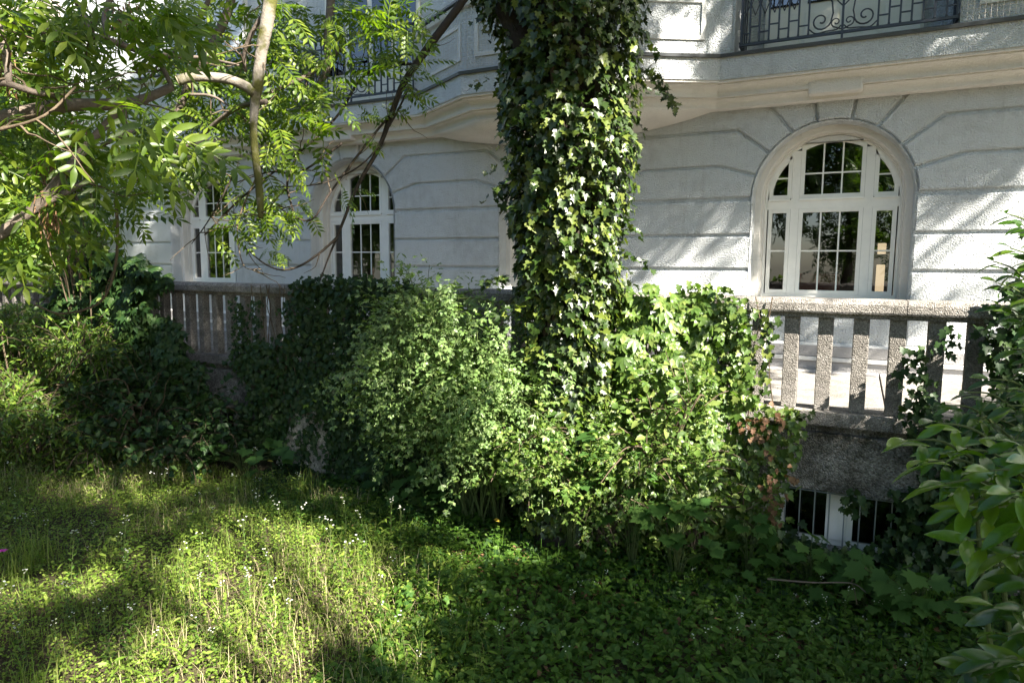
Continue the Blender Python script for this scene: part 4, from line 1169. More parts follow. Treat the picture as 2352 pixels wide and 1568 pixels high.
limb(c1((860, 725, 2.9), (690, 900, 2.9), (480, 1150, 2.85), (270, 1400, 2.8), (60, 1568, 2.75), (-300, 1800, 2.7)), [.014, .018, .022, .026], 'bark')
limb(c1((855, 730, 2.9), (860, 900, 2.95), (850, 1000, 3.0)), [.010, .007], 'bark')
limb(c1((590, 1250, 3.0), (400, 1350, 2.85), (270, 1420, 2.8)), [.012, .016], 'bark')
limb(c1((480, -60, 2.9), (560, 80, 2.9), (640, 240, 2.9)), [.010, .012], 'bark')
limb(c1((770, -40, 3.1), (720, 120, 3.0), (740, 265, 2.9)), [.014, .010], 'bark')
limb(c1((60, 580, 2.5), (50, 450, 2.5), (20, 300, 2.5), (-20, 150, 2.5)), [.012, .016], 'bark')
limb(c1((-60, 570, 2.5), (60, 580, 2.5), (250, 640, 2.55), (340, 650, 2.6), (430, 700, 2.8)), [.012, .012, .009], 'bark')
limb(c1((-40, 905, 2.4), (300, 800, 2.4), (520, 600, 2.5)), [.006, .004], 'twig')
mossy = limb(c1((1950, -700, 3.9), (1900, -300, 3.9), (1860, 0, 3.9), (1830, 200, 3.9), (1800, 350, 3.92), (1775, 560, 3.95), (1755, 700, 4.0), (1745, 850, 4.0), (1750, 1000, 4.0), (1780, 1250, 4.0), (1790, 1400, 4.0), (1795, 1500, 4.0)), [.044, .042, .039, .036, .033, .032, .029, .022, .021, .022, .020, .015], 'mossbark', 'limb', 14, .16)
st = limb(c1((1750, 640, 3.96), (1680, 590, 3.95), (1560, 545, 3.9), (1400, 530, 3.85), (1300, 535, 3.82), (1225, 558, 3.8)), [.030, .028, .027, .028, .029], 'mossbark', 'cut_stub', 14, .06, 6, False)
bm = bmesh.new(); v = unit(st[-1] - st[-2]); tube(bm, [st[-1] + v * .001 - AB, st[-1] + v * .004 - AB], .0275, 14); bm_obj('cut_face', bm, M['cut'], T)
limb(c1((1795, 120, 3.95), (1720, 260, 4.0), (1680, 380, 4.05), (1690, 495, 4.1)), [.012, .015, .010], 'bark')
limb(c1((1600, -200, 4.6), (1590, 0, 4.6), (1540, 150, 4.6), (1470, 300, 4.6), (1390, 450, 4.6), (1300, 580, 4.6), (1220, 760, 4.6), (1050, 880, 4.6), (880, 920, 4.6), (700, 1000, 4.6)), [.030, .030, .026, .022, .014], 'bark')
limb(c1((1500, -120, 4.9), (1440, 0, 4.9), (1310, 220, 4.9), (1150, 420, 4.9)), [.022, .018, .012], 'bark')
limb(c1((2280, -100, 5.0), (2270, 100, 5.0), (2250, 300, 5.0), (2250, 480, 5.0), (2110, 720, 5.0), (2080, 800, 5.0)), [.03, .03, .024, .016], 'bark')
limb(c1((1040, 270, 4.2), (1090, 360, 4.2), (1180, 385, 4.2), (1400, 400, 4.3), (1640, 450, 4.2)), [.014, .012, .008], 'bark')
limb(c1((1300, 650, 4.3), (1450, 660, 4.3), (1560, 720, 4.3), (1720, 850, 4.3)), [.010, .008, .005], 'bark')
limb(c1((1830, 700, 4.0), (1600, 760, 4.2), (1300, 1000, 4.4), (1000, 1200, 4.5), (700, 1400, 4.6)), [.016, .014, .010, .007], 'bark')
limb(c1((2350, 330, 5.2), (2150, 500, 5.0), (1900, 620, 4.8), (1640, 760, 4.7)), [.018, .016, .010], 'bark')
N_ = limb([(1110, -80, 5.2), (1065, 0, 5.2), (990, 100, 5.2), (955, 150, 5.2), (925, 195, 5.2), (900, 260, 5.2), (870, 340, 5.2), (820, 430, 5.2), (780, 530, 5.2), (755, 590, 5.25), (735, 645, 5.3)], [.032, .030, .028, .023, .018, .013, .008, .005], 'darkbark', 'limb', 10)
limb([(775, 545, 5.2), (735, 580, 5.15), (690, 610, 5.1), (650, 620, 5.1), (610, 607, 5.1), (570, 575, 5.1), (540, 550, 5.1)], [.011, .008, .006, .005], 'darkbark')
limb([(900, 260, 5.2), (850, 320, 5.1), (760, 440, 5.0), (715, 505, 4.95), (660, 490, 4.9), (640, 470, 4.9)], [.010, .008, .006, .004], 'darkbark')
limb([(955, 150, 5.2), (900, 145, 5.3), (830, 180, 5.3), (780, 260, 5.2), (700, 340, 5.1), (560, 450, 5.0), (470, 540, 5.0)], [.012, .010, .008, .006], 'darkbark')
limb([(785, 330, 5.1), (690, 395, 5.0), (620, 395, 5.0), (540, 420, 4.9)], [.009, .007, .004], 'darkbark')
limb([(690, 340, 5.0), (660, 420, 5.0), (675, 490, 5.0)], [.010, .007], 'darkbark')
limb([(540, 395, 4.8), (500, 470, 4.8), (470, 520, 4.8), (440, 560, 4.8)], [.007, .005, .003], 'darkbark')
limb([(600, 385, 4.9), (560, 470, 4.9), (545, 530, 4.9), (560, 610, 4.9), (600, 618, 4.9)], [.007, .005, .004, .003], 'twig')
limb([(80, 700, 4.4), (140, 720, 4.4), (220, 700, 4.4), (255, 650, 4.4), (270, 560, 4.4), (265, 440, 4.4)], [.006, .007, .008, .012], 'twig')
limb([(940, 200, 5.2), (900, 280, 5.15), (840, 370, 5.1), (745, 420, 5.1), (640, 430, 5.0)], [.008, .006, .004], 'darkbark')

def ash_leaves(poly, n_, d0, d1, length, T_, down=.35, jig=.6):
    xy = sample_poly(poly, n_); P = np.array([at_depth(x, y, rng.uniform(d0, d1)) for x, y in xy])
    side = C_R * .9 - C_F * .15
    sgn = np.where(rng.random(n_) < .72, 1, -1)[:, None]
    D = unit(side[None] * sgn + np.array([0, 0, -down]) + rnd(n_) * jig); Nn = unit(np.array([.15, -.35, .9]) + rnd(n_) * .45)
    return P, D, Nn, length * rng.uniform(.7, 1.2, n_), T_
near = [ash_leaves([(-60, 0), (260, 0), (330, 60), (420, 30), (470, 90), (430, 120), (300, 150), (380, 190), (330, 230), (200, 210), (-60, 230)], 115, 2.5, 3.5, .168, L_ASH),
        ash_leaves([(-60, 260), (300, 270), (390, 330), (350, 390), (240, 420), (170, 520), (100, 590), (-60, 610)], 125, 2.5, 3.6, .168, L_ASH, .5),
        ash_leaves([(-60, -60), (460, -60), (440, 60), (-60, 60)], 70, 2.4, 3.4, .175, L_ASH, .6),
        ash_leaves([(-60, 0), (420, 0), (420, 250), (300, 520), (-60, 600)], 105, 3.2, 4.6, .175, L_ASH),
        ash_leaves([(200, 230), (330, 230), (440, 330), (300, 400)], 14, 2.0, 2.4, .17, L_ASH, .4)]
P, D, Nn, Z = (np.concatenate([a[i] for a in near]) for i in range(4))
ok_ = np.ones(len(P), bool)
for t_ in (.0, .5, 1.0):                      # leaves do not grow across the cut stub and the mossy limb
    ex_, ey_, _f = proj(P + D * Z[:, None] * t_); ok_ &= ~((ex_ > 405) & (ey_ > 135) & (ey_ < 240)) & (ex_ < 560)
P, D, Nn, Z = P[ok_], D[ok_], Nn[ok_], Z[ok_]
foliage(T, L_ASH, P, frames(D, Nn), Z, M['ash'], 'leaf', 'foliage', 240)
def thin(a, x0, x1, y0, y1, f):
    ex_, ey_, _f = proj(a[0] + a[1] * a[3][:, None] * .6); k_ = ~((ex_ > x0) & (ex_ < x1) & (ey_ > y0) & (ey_ < y1) & (rng.random(len(ex_)) < f)); return tuple(v[k_] for v in a[:4]) + (a[4],)
mid = [ash_leaves([(350, 0), (640, 0), (760, 0), (960, 0), (960, 60), (900, 180), (800, 210), (720, 260), (640, 280), (520, 300), (420, 260), (330, 120)], 480, 4.25, 5.8, .20, L_ASHS, .3),
       ash_leaves([(420, 200), (760, 200), (740, 320), (820, 330), (700, 370), (640, 440), (560, 400), (440, 420), (330, 330)], 120, 4.2, 5.4, .19, L_ASHS, .3),
       ash_leaves([(300, 250), (430, 280), (420, 400), (350, 520), (220, 480)], 60, 3.4, 5.0, .20, L_ASHS, .5),
       ash_leaves([(540, 420), (700, 430), (760, 450), (720, 500), (600, 520), (480, 560), (470, 520)], 52, 4.6, 5.2, .18, L_ASHS, .25),
       ash_leaves([(820, 130), (960, 120), (1000, 190), (940, 250), (820, 330), (800, 280)], 50, 4.9, 5.4, .19, L_ASHS, .3),
       ash_leaves([(770, 430), (830, 420), (840, 490), (790, 500)], 12, 5.0, 5.3, .18, L_ASHS, .5),
       ash_leaves([(600, 580), (640, 560), (650, 600), (610, 610)], 6, 5.0, 5.2, .14, L_ASHS, .2)]
mid = [thin(thin(a, 740, 935, 105, 245, .72), 690, 960, 300, 650, .5) for a in mid]
P, D, Nn, Z = (np.concatenate([a[i] for a in mid]) for i in range(4))
foliage(T, L_ASHS, P, frames(D, Nn), Z, M['ash'], 'leaf', 'foliage', 60)
for (e, r0, r1) in ((at_depth(-232, 300, 2.7), .10, .034), (at_depth(-98, 600, 2.7), .08, .026), (at_depth(651, -233, 3.9), .12, .048), (at_depth(534, -66, 4.6), .09, .03), (at_depth(1110, -80, 5.2), .09, .038), (at_depth(760, -33, 5.0), .07, .03), (at_depth(-165, 20, 2.7), .06, .018)):
    a_ = AB + np.array([.2, .4, 2.3 if e[2] < 4.2 else 6.0]); bm = bmesh.new(); pth = smooth_path([a_ - AB, (a_ * .45 + e * .55) - AB + np.array([0, 0, .5 if e[2] > 4.2 else .1]), e - AB], 6); tube(bm, pth, list(np.linspace(r0, r1, len(pth))), 9, True, .1); bm_obj('limb', bm, M['bark'], T, True)
# dark dried seed bunches
bm = bmesh.new()
for (x, y, d) in c1((900, 130, 3.0), (330, 1150, 2.9), (30, 420, 2.6), (800, 40, 3.0), (340, 1430, 2.8), (520, 900, 3.0)):
    c_ = at_depth(x, y, d) - AB
    for k in range(60):
        p = c_ + np.array([R.gauss(0, .022), R.gauss(0, .022), R.gauss(-.03, .04)]); e = p + np.array([R.uniform(-.012, .012), R.uniform(-.012, .012), -.03])
        tube(bm, [p, e], [.0035, .001], 3, False)
bm_obj('seed_bunches', bm, M['dead'], T)['kind'] = 'stuff'
# small twigs
bm = bmesh.new()
for k in range(120):
    pth = ash_paths[R.randrange(len(ash_paths))]; p = np.array(pth[R.randrange(len(pth))]); v = unit(rng.normal(size=3) + C_R * .5 + np.array([0, 0, -.3])); q_ = [p - AB]
    for j in range(6): v = unit(v + rng.normal(size=3) * .18 + np.array([0, 0, .03])); p = p + v * R.uniform(.03, .06); q_.append(p - AB)
    tube(bm, q_, list(np.linspace(.0045, .0015, 7)), 4, False)
bm_obj('twigs', bm, M['twig'], T)['kind'] = 'stuff'

# ------------------------------------------------------------------ meadow and ground cover
def ground_pts(n_, poly, Yx=None):
    """positions on the ground inside a plan polygon"""
    q_ = sample_poly(poly, n_); return np.stack([q_[:, 0], q_[:, 1], ground_h(q_[:, 0], q_[:, 1])], -1)
MEADOW = [(-13, 2.8), (-6.5, .6), (-1.5, 1.6), (-1.7, 3.2), (-2.5, 4.3), (-4.2, 5.2), (-7, 5.4), (-13, 5.4)]
COVER = [(-2.7, 2.5), (-2.0, 1.6), (-.5, 2.2), (3.5, 3.0), (5.5, 5.85), (-5, 5.85), (-5.2, 4.6), (-3.0, 4.3), (-2.6, 3.2)]
# leafy cover: rosettes of small leaves
def cover(name, label, poly, n_, T_, smin, smax, hmax, mat, dens=None, cat='ground cover'):
    P = ground_pts(n_, poly)
    if dens is not None: P = P[dens(P)]
    k = len(P); hh = rng.uniform(0.01, 1, k) ** 1.5 * hmax * (.7 + .5 * vnoise(P * np.array([1, 1, 0]), 1.7, 12)); P[:, 2] += np.clip(hh, .01, 1)
    Nn = unit(np.array([0, -.15, 1.0]) + rnd(k) * .45); D = unit(rnd(k) * np.array([1, 1, .25]) + np.array([0, 0, -.1]))
    V, F = cloud(T_, P, frames(D, Nn), rng.uniform(smin, smax, k))
    o = bpy.data.objects.new(name, arr_mesh(name, V, F, M[mat])); link(o); tag(o, label, cat, None, 'stuff')
cover('ground_cover', 'low leafy ground cover over the shaded right half of the garden', COVER, 27000, L_OVATE, .025, .065, .17, 'cover', lambda P: vnoise(P * np.array([1, 1, 0]), 2.4, 63) > -.85)
cover('ground_cover', 'three-leaved plants scattered in the shaded ground cover', COVER, 6500, L_TRI, .05, .10, .18, 'cover')
cover('ground_cover', 'small-leaved herbs between the meadow grass', MEADOW, 120000, L_OVATE, .012, .030, .20, 'herb')
soil_gap = lambda P: vnoise(P * np.array([1, 1, 0]), 1.9, 61) > -.75
cover('ground_cover', 'feathery compound leaves of seedlings in the shaded ground cover', COVER, 1700, L_ROSE, .07, .13, .20, 'maple', soil_gap)
cover('ground_cover', 'narrow upright leaves in the shaded ground cover', COVER, 5200, L_LANCE, .06, .12, .16, 'cover', soil_gap)
cover('ground_cover', 'broad single leaves in the shaded ground cover', COVER, 1500, L_OVATE, .07, .11, .12, 'maple', soil_gap)
cover('leaf_litter', 'brown dead leaves scattered through the ground cover', COVER, 900, L_OVATE, .03, .07, .05, 'dead')
cover('meadow_weeds', 'taller leafy weeds among the meadow herbs', MEADOW, 13000, L_LANCE, .04, .085, .30, 'herb', lambda P: vnoise(P * np.array([1, 1, 0]), 2.3, 62) > -.1)
cover('ground_ivy', 'ivy leaves creeping over the ground below the terrace wall', [(-6, 4.9), (-3, 4.6), (-1, 4.6), (2, 5.0), (2.2, 5.9), (-6, 5.9)], 7000, L_IVY, .035, .07, .10, 'ivydark')
cover('leaf_litter', 'brown dead leaves lying under the ivy trunk', [(-3.2, 4.2), (-1.0, 4.3), (.6, 4.7), (.9, 5.6), (-3, 5.5)], 1500, L_OVATE, .03, .07, .03, 'dead')
def blades(name, label, P, hmin, hmax, mat, w=.006, lean=.35):
    k = len(P); h = rng.uniform(hmin, hmax, k); a = rng.uniform(0, 6.28, k); dx = np.stack([np.cos(a), np.sin(a), 0 * a], -1); ln = rng.uniform(.1, 1, k)[:, None] * lean
    sd_ = np.stack([-np.sin(a), np.cos(a), 0 * a], -1) * w
    hz = np.array([0, 0, 1.0])
    p1 = P + hz * (h * .5)[:, None] + dx * ln * .22 * h[:, None]; p2 = P + hz * (h * .85)[:, None] + dx * ln * .65 * h[:, None]; p3 = P + hz * h[:, None] * (1 - .25 * ln) + dx * ln * 1.2 * h[:, None]
    V = np.stack([P - sd_, P + sd_, p1 - sd_ * .8, p1 + sd_ * .8, p2 - sd_ * .5, p2 + sd_ * .5, p3], 1).reshape(-1, 3)
    f = np.array([(0, 1, 3), (0, 3, 2), (2, 3, 5), (2, 5, 4), (4, 5, 6)]); F = (f[None] + (np.arange(k) * 7)[:, None, None]).reshape(-1, 3)
    o = bpy.data.objects.new(name, arr_mesh(name, V, F, M[mat])); link(o); tag(o, label, 'grass', None, 'stuff')
P = ground_pts(22000, MEADOW); P = P[vnoise(P, 1.3, 21) > -.1]
blades('meadow_grass', 'fine meadow grass in the left half of the garden', P, .06, .20, 'grass', .0021, .9)
P = ground_pts(24000, MEADOW); P = P[(vnoise(P, 1.1, 33) > .4) | (np.hypot(P[:, 0] + 3.2, P[:, 1] - 3.2) < .9 * rng.random(len(P)) + .3)]
blades('dry_grass', 'pale dry grass in the sunlit part of the meadow', P, .06, .24, 'straw', .0018, 1.0)
P = np.concatenate([np.stack([rng.normal(g[0], .10, 70), rng.normal(g[1], .10, 70), np.zeros(70)], -1) for g in ground_pts(26, MEADOW)])
blades('grass_tufts', 'tall grass tufts in the meadow', P, .16, .36, 'grass', .0026, .7)
P = ground_pts(2200, COVER); blades('sparse_grass', 'sparse grass blades in the shaded ground cover', P, .08, .25, 'cover', .003, .6)

# white-flowered stalks, each a plant of its own
def stalk_mesh(h, nl, seed):
    r_ = random.Random(seed); bm = bmesh.new(); path = smooth_path([(0, 0, 0), (r_.uniform(-.03, .03), r_.uniform(-.03, .03), h * .5), (r_.uniform(-.05, .05), r_.uniform(-.05, .05), h)], 4)
    tube(bm, path, list(np.linspace(.0032, .0018, len(path))), 5, False)
    heads = []
    for k in range(r_.randint(3, 5)):
        a = r_.uniform(0, 6.28); e = path[-1] + np.array([math.cos(a) * r_.uniform(.01, .05), math.sin(a) * r_.uniform(.01, .05), r_.uniform(-.02, .05)]); s0 = path[-3] + (path[-1] - path[-3]) * r_.random(); tube(bm, [s0, e], .0012, 4, False); heads.append(e)
    me1 = bpy.data.meshes.new('stem'); bm.to_mesh(me1); bm.free(); me1.materials.append(M['greenstem'])
    parts = []
    for k in range(nl):
        t = .06 + .85 * k / nl; p = path[0] * (1 - t) + path[-1] * t; a = k * 2.4
        parts.append(xf(L_LANCE, frame((math.cos(a), math.sin(a), .5), (0, 0, 1)) * (.09 * (1.1 - .6 * t)), p))
    V, F = join(parts); me2 = arr_mesh('leaves', V, F, M['cover'])
    V = []; F = []
    for e in heads:
        b0 = len(V); V.append(tuple(e + np.array([0, 0, .002])))
        for j in range(10): V.append(tuple(e + np.array([math.cos(j * .628) * .0075 * (1 if j % 2 else .8), math.sin(j * .628) * .0075, .004 if j % 2 else -.001])))
        for j in range(10): F.append((b0, b0 + 1 + j, b0 + 1 + (j + 1) % 10))
    me3 = arr_mesh('flower_heads', V, F, M['petal']); return me1, me2, me3
protos = [stalk_mesh(h, nl, i) for i, (h, nl) in enumerate(((.42, 15), (.52, 18), (.34, 12), (.60, 20), (.28, 11)))]
def stalk(x, y, s, k, label, group):
    t_ = thing('fleabane', label, 'wildflower', (x, y, float(ground_h(x, y))), group)
    t_.rotation_euler = (R.uniform(-.1, .1), R.uniform(-.1, .1), R.uniform(0, 6.28)); t_.scale = (s, s, s)
    for nm, me in zip(('stem', 'leaves', 'flower_heads'), protos[k]): link(tag(bpy.data.objects.new(nm, me), kind='stuff' if nm != 'stem' else None), t_)
def gpix(sx, sy):
    r_ = ray(sx, sy); return CAM + r_ * (-CAM[2] / r_[2])
for (sx, sy) in ((640, 1290), (690, 1290), (735, 1280), (780, 1270), (840, 1320), (925, 1340), (800, 1380), (850, 1400), (590, 1260), (545, 1230), (900, 1270), (560, 1330), (1045, 1290), (770, 1360)):
    g = gpix(sx + R.uniform(-10, 10), sy + R.uniform(-8, 8)); stalk(g[0], g[1], R.uniform(.7, 1.0), R.randrange(4), 'upright white-flowered stalk at the sunlit edge of the meadow', 'flower stalks at the sunlit meadow edge')
for k in range(70):
    g = gpix(R.uniform(-20, 720), R.uniform(1060, 1560)); stalk(g[0], g[1], R.uniform(.5, .85), R.randrange(5), 'white-flowered stalk standing in the open meadow grass', 'flower stalks in the meadow')
for k in range(46):
    g = gpix(R.uniform(850, 2150), R.uniform(1340, 1590)); stalk(g[0], g[1], R.uniform(.45, .75), R.choice((2, 4, 0)), 'small white daisy in the shaded ground cover', 'daisies in the shaded ground cover')
T = thing('pink_flower', 'single magenta flower at the left edge of the meadow', 'flower', tuple(gpix(12, 1335)))
bm = bmesh.new(); tube(bm, [(0, 0, 0), (.01, 0, .15), (0, 0, .24)], .003, 5, False); bm_obj('stem', bm, M['greenstem'], T)
V, F = cloud(L_OVATE, np.array([[0, 0, .24]] * 6), frames(np.array([[math.cos(a), math.sin(a), .3] for a in np.linspace(0, 5.2, 6)]), np.array([[0, -.2, 1.0]] * 6)), np.full(6, .035)); link(bpy.data.objects.new('petals', arr_mesh('petals', V, F, M['magenta'])), T)

# fallen twig on the ground
T = thing('fallen_twig', 'forked dry twig lying across the ground cover right of centre', 'twig', tuple(gpix(1900, 1400)))
def gp(sx, sy, h): return gpix(sx, sy) - np.array(T.location) + np.array([0, 0, h])
bm = bmesh.new(); tube(bm, smooth_path([gp(1760, 1380, .17), (gp(1860, 1392, .18)), gp(1950, 1397, .19), gp(1985, 1412, .17)], 5), list(np.linspace(.007, .003, 16)), 6); bm_obj('stem', bm, M['bark'], T)
bm = bmesh.new(); tube(bm, smooth_path([gp(1950, 1397, .19), gp(1965, 1385, .22), gp(1985, 1375, .24)], 4), .003, 5); tube(bm, smooth_path([gp(1955, 1398, .19), gp(1962, 1420, .16), gp(1965, 1432, .14)], 4), .0025, 5); bm_obj('fork', bm, M['twig'], T)
for (sx, sy, lb) in ((1258, 1246, 'bright yellow fallen leaf at the foot of the ivy trunk'), (1133, 1240, 'yellow fallen leaf on the sunlit strip left of the ivy trunk foot'), (1822, 1278, 'yellow fallen leaf under the barred basement window'), (615, 1090, 'yellow fallen leaf on the maple seedlings near the pale render'), (585, 1085, 'yellow fallen leaf left of its twin on the maple seedlings')):
    g = gpix(sx, sy); Vv, Ff = L_OVATE
    me = arr_mesh('yellow_leaf', (Vv * .07) @ np.asarray(frame((R.uniform(-1, 1), R.uniform(-1, 1), -.1), (0, -.3, 1))).T, Ff, M['yellow']); o = bpy.data.objects.new('yellow_leaf', me); o.location = (g[0], min(g[1], 5.6), .16 + ground_h(g[0], g[1])); link(o); tag(o, lb, 'leaf', 'yellow fallen leaves')

# ------------------------------------------------------------------ trees outside the picture: they shade the garden and stand in the window reflections
# Unseen side tree's crown, its gaps cut so sun falls on chosen patches: two bit maps on the plane across the sun's rays (gap / crown reaches here)
E1 = unit(np.cross(SUN, [0, 0, 1.0])); E2 = np.cross(E1, SUN)
CELL = .07; A0_, B0_, NA, NB_ = -16.0, -12.0, 360, 410
GAP_RUNS = [39156, 19, 390, 21, 389, 21, 388, 23, 377, 5, 2, 26, 376, 34, 376, 35, 375, 36, 374, 36, 374, 36, 374, 21, 5, 11, 373, 20, 8, 10, 372, 21, 9, 10, 370, 22, 9, 11, 369, 22, 11, 10,
367, 23, 11, 11, 366, 25, 8, 12, 366, 27, 4, 15, 364, 48, 362, 50, 360, 52, 358, 53, 357, 29, 6, 19, 357, 27, 8, 19, 357, 25, 9, 20, 356, 25, 9, 21, 17, 3, 334, 26, 9, 25, 11, 6,
333, 26, 9, 28, 6, 9, 332, 25, 11, 29, 3, 11, 331, 25, 23, 18, 2, 11, 331, 25, 26, 15, 2, 12, 330, 24, 36, 5, 2, 13, 330, 24, 36, 21, 330, 22, 34, 24, 330, 22, 32, 26, 329, 23, 31,
27, 328, 23, 32, 12, 2, 12, 329, 23, 32, 12, 4, 3, 336, 23, 32, 11, 344, 23, 32, 9, 347, 4, 2, 15, 34, 5, 10, 1, 345, 15, 394, 15, 389, 21, 388, 22, 388, 22, 387, 23, 387, 22, 389,
22, 388, 26, 385, 26, 386, 25, 388, 23, 388, 23, 388, 27, 385, 26, 385, 25, 386, 24, 19, 5, 362, 25, 17, 7, 360, 30, 13, 7, 359, 32, 12, 7, 357, 34, 11, 7, 357, 36, 8, 8, 9, 1,
347, 40, 3, 10, 356, 55, 354, 56, 353, 56, 354, 55, 355, 52, 359, 50, 361, 49, 362, 48, 362, 47, 73, 4, 283, 2, 2, 44, 75, 6, 20, 2, 258, 4, 4, 40, 76, 7, 2, 3, 12, 6, 256, 4, 5,
39, 3, 2, 71, 32, 254, 4, 6, 39, 1, 4, 71, 32, 253, 4, 6, 44, 77, 25, 44, 2, 3, 2, 203, 3, 8, 43, 78, 6, 2, 13, 46, 10, 212, 43, 88, 10, 46, 14, 209, 42, 93, 6, 46, 14, 209, 33, 4,
4, 95, 5, 46, 14, 209, 33, 105, 3, 14, 2, 30, 13, 210, 35, 110, 2, 3, 8, 31, 10, 211, 36, 109, 3, 1, 9, 32, 9, 211, 37, 108, 2, 1, 11, 31, 9, 211, 8, 2, 27, 112, 14, 27, 9, 211, 7,
4, 25, 116, 12, 26, 9, 211, 7, 5, 22, 120, 11, 9, 12, 4, 8, 212, 7, 11, 15, 124, 8, 8, 15, 2, 7, 212, 8, 14, 11, 10, 2, 114, 7, 7, 17, 2, 5, 213, 9, 3, 4, 7, 8, 11, 4, 114, 5, 8,
17, 219, 19, 22, 11, 123, 16, 219, 20, 19, 14, 125, 13, 219, 21, 16, 16, 18, 5, 103, 12, 219, 22, 14, 17, 17, 7, 6, 2, 95, 10, 220, 27, 8, 18, 5, 1, 11, 7, 2, 7, 324, 28, 7, 18,
17, 16, 324, 29, 7, 18, 16, 16, 323, 31, 6, 18, 16, 15, 323, 33, 5, 18, 16, 14, 3, 3, 317, 34, 4, 19, 16, 13, 3, 5, 315, 34, 5, 19, 16, 14, 1, 6, 314, 34, 5, 20, 16, 22, 313, 33,
6, 21, 1, 2, 12, 22, 312, 33, 7, 25, 11, 22, 311, 33, 8, 25, 10, 24, 10, 6, 294, 32, 8, 26, 9, 25, 9, 8, 293, 32, 7, 27, 8, 27, 8, 10, 291, 31, 7, 27, 8, 16, 2, 10, 8, 11, 289, 31,
8, 23, 5, 4, 2, 18, 2, 9, 9, 14, 285, 30, 10, 21, 5, 26, 2, 8, 10, 17, 281, 31, 15, 14, 6, 26, 3, 7, 11, 18, 280, 31, 16, 11, 8, 24, 4, 7, 13, 17, 280, 31, 15, 10, 9, 23, 6, 5, 15,
17, 281, 31, 13, 8, 11, 23, 7, 3, 17, 16, 282, 30, 12, 8, 12, 24, 27, 15, 282, 18, 2, 10, 12, 8, 12, 25, 27, 13, 284, 16, 4, 9, 13, 6, 13, 26, 3, 2, 25, 8, 286, 14, 6, 7, 15, 4,
14, 31, 26, 6, 288, 13, 6, 5, 35, 31, 321, 11, 6, 5, 37, 29, 322, 11, 4, 8, 37, 27, 322, 12, 3, 11, 37, 19, 328, 12, 2, 18, 32, 12, 333, 13, 2, 20, 39, 2, 334, 13, 3, 20, 375, 12,
4, 19, 376, 11, 6, 17, 3, 3, 370, 10, 8, 17, 1, 5, 370, 8, 10, 22, 371, 4, 13, 16, 2, 4, 389, 14, 396, 7, 53886]
CROWN_RUNS = [16656, 5, 403, 9, 400, 11, 399, 12, 397, 13, 397, 14, 396, 14, 5, 5, 386, 14, 3, 9, 384, 14, 2, 11, 384, 13, 2, 11, 384, 12, 2, 13, 384, 11, 2, 13, 385, 9, 3, 13, 387, 5, 5, 13,
397, 13, 398, 11, 399, 11, 400, 9, 403, 5, 13870, 27, 381, 32, 377, 35, 9, 13, 352, 60, 342, 69, 339, 73, 336, 76, 334, 78, 331, 81, 329, 83, 327, 85, 325, 88, 322, 91, 319, 93,
317, 95, 315, 96, 314, 96, 315, 96, 314, 96, 314, 96, 315, 95, 316, 94, 316, 93, 317, 93, 316, 93, 317, 92, 318, 91, 319, 91, 319, 35, 2, 55, 318, 34, 3, 55, 319, 33, 3, 56, 318,
33, 4, 56, 317, 32, 5, 57, 30, 6, 280, 32, 6, 60, 24, 12, 276, 32, 8, 61, 20, 16, 273, 31, 20, 52, 18, 18, 271, 31, 23, 51, 15, 22, 268, 30, 25, 52, 13, 23, 267, 30, 25, 55, 10,
25, 265, 30, 25, 60, 4, 27, 264, 29, 26, 93, 262, 29, 26, 95, 258, 31, 26, 97, 241, 45, 28, 99, 236, 47, 28, 101, 233, 48, 29, 102, 231, 47, 32, 6, 6, 92, 226, 48, 45, 94, 223, 48,
47, 94, 221, 49, 48, 94, 219, 51, 48, 95, 216, 53, 48, 94, 214, 55, 49, 94, 212, 56, 49, 95, 210, 59, 47, 97, 206, 62, 46, 98, 204, 63, 45, 100, 202, 63, 8, 20, 18, 101, 200, 64,
5, 24, 17, 102, 198, 66, 2, 26, 18, 103, 195, 94, 20, 103, 193, 95, 21, 103, 191, 96, 20, 105, 189, 97, 19, 107, 187, 98, 19, 108, 185, 99, 18, 111, 182, 100, 18, 113, 180, 101,
16, 115, 178, 103, 15, 115, 177, 104, 12, 119, 174, 105, 10, 124, 1, 1, 169, 106, 8, 129, 167, 106, 7, 131, 166, 106, 5, 134, 165, 106, 4, 135, 165, 106, 4, 136, 164, 105, 4, 137,
165, 104, 3, 138, 165, 103, 3, 139, 165, 245, 166, 142, 5, 97, 166, 141, 7, 95, 168, 138, 11, 93, 168, 135, 19, 87, 169, 133, 23, 84, 170, 131, 34, 74, 172, 129, 38, 70, 173, 127,
42, 67, 175, 123, 48, 64, 175, 122, 52, 61, 176, 120, 54, 60, 177, 119, 57, 56, 179, 117, 61, 53, 179, 117, 64, 49, 180, 124, 60, 45, 181, 129, 57, 42, 182, 140, 47, 9, 2, 28, 184,
142, 47, 5, 7, 21, 188, 146, 57, 18, 189, 150, 55, 16, 189, 152, 54, 14, 191, 152, 55, 10, 193, 152, 258, 153, 257, 153, 258, 152, 258, 152, 258, 152, 259, 150, 260, 150, 261, 148,
263, 147, 265, 145, 271, 141, 270, 141, 269, 143, 268, 143, 268, 143, 268, 143, 267, 143, 268, 143, 268, 142, 268, 142, 269, 141, 270, 140, 270, 139, 272, 138, 272, 121, 3, 13,
274, 118, 9, 7, 276, 116, 295, 113, 298, 102, 308, 96, 315, 83, 328, 75, 335, 65, 346, 56, 355, 46, 365, 37, 374, 26, 386, 10, 52259]
def runs_to_map(runs):
    """run lengths, alternating off and on, column after column"""
    v = np.zeros(len(runs), bool); v[1::2] = True
    return np.repeat(v, runs).reshape(NA, NB_)
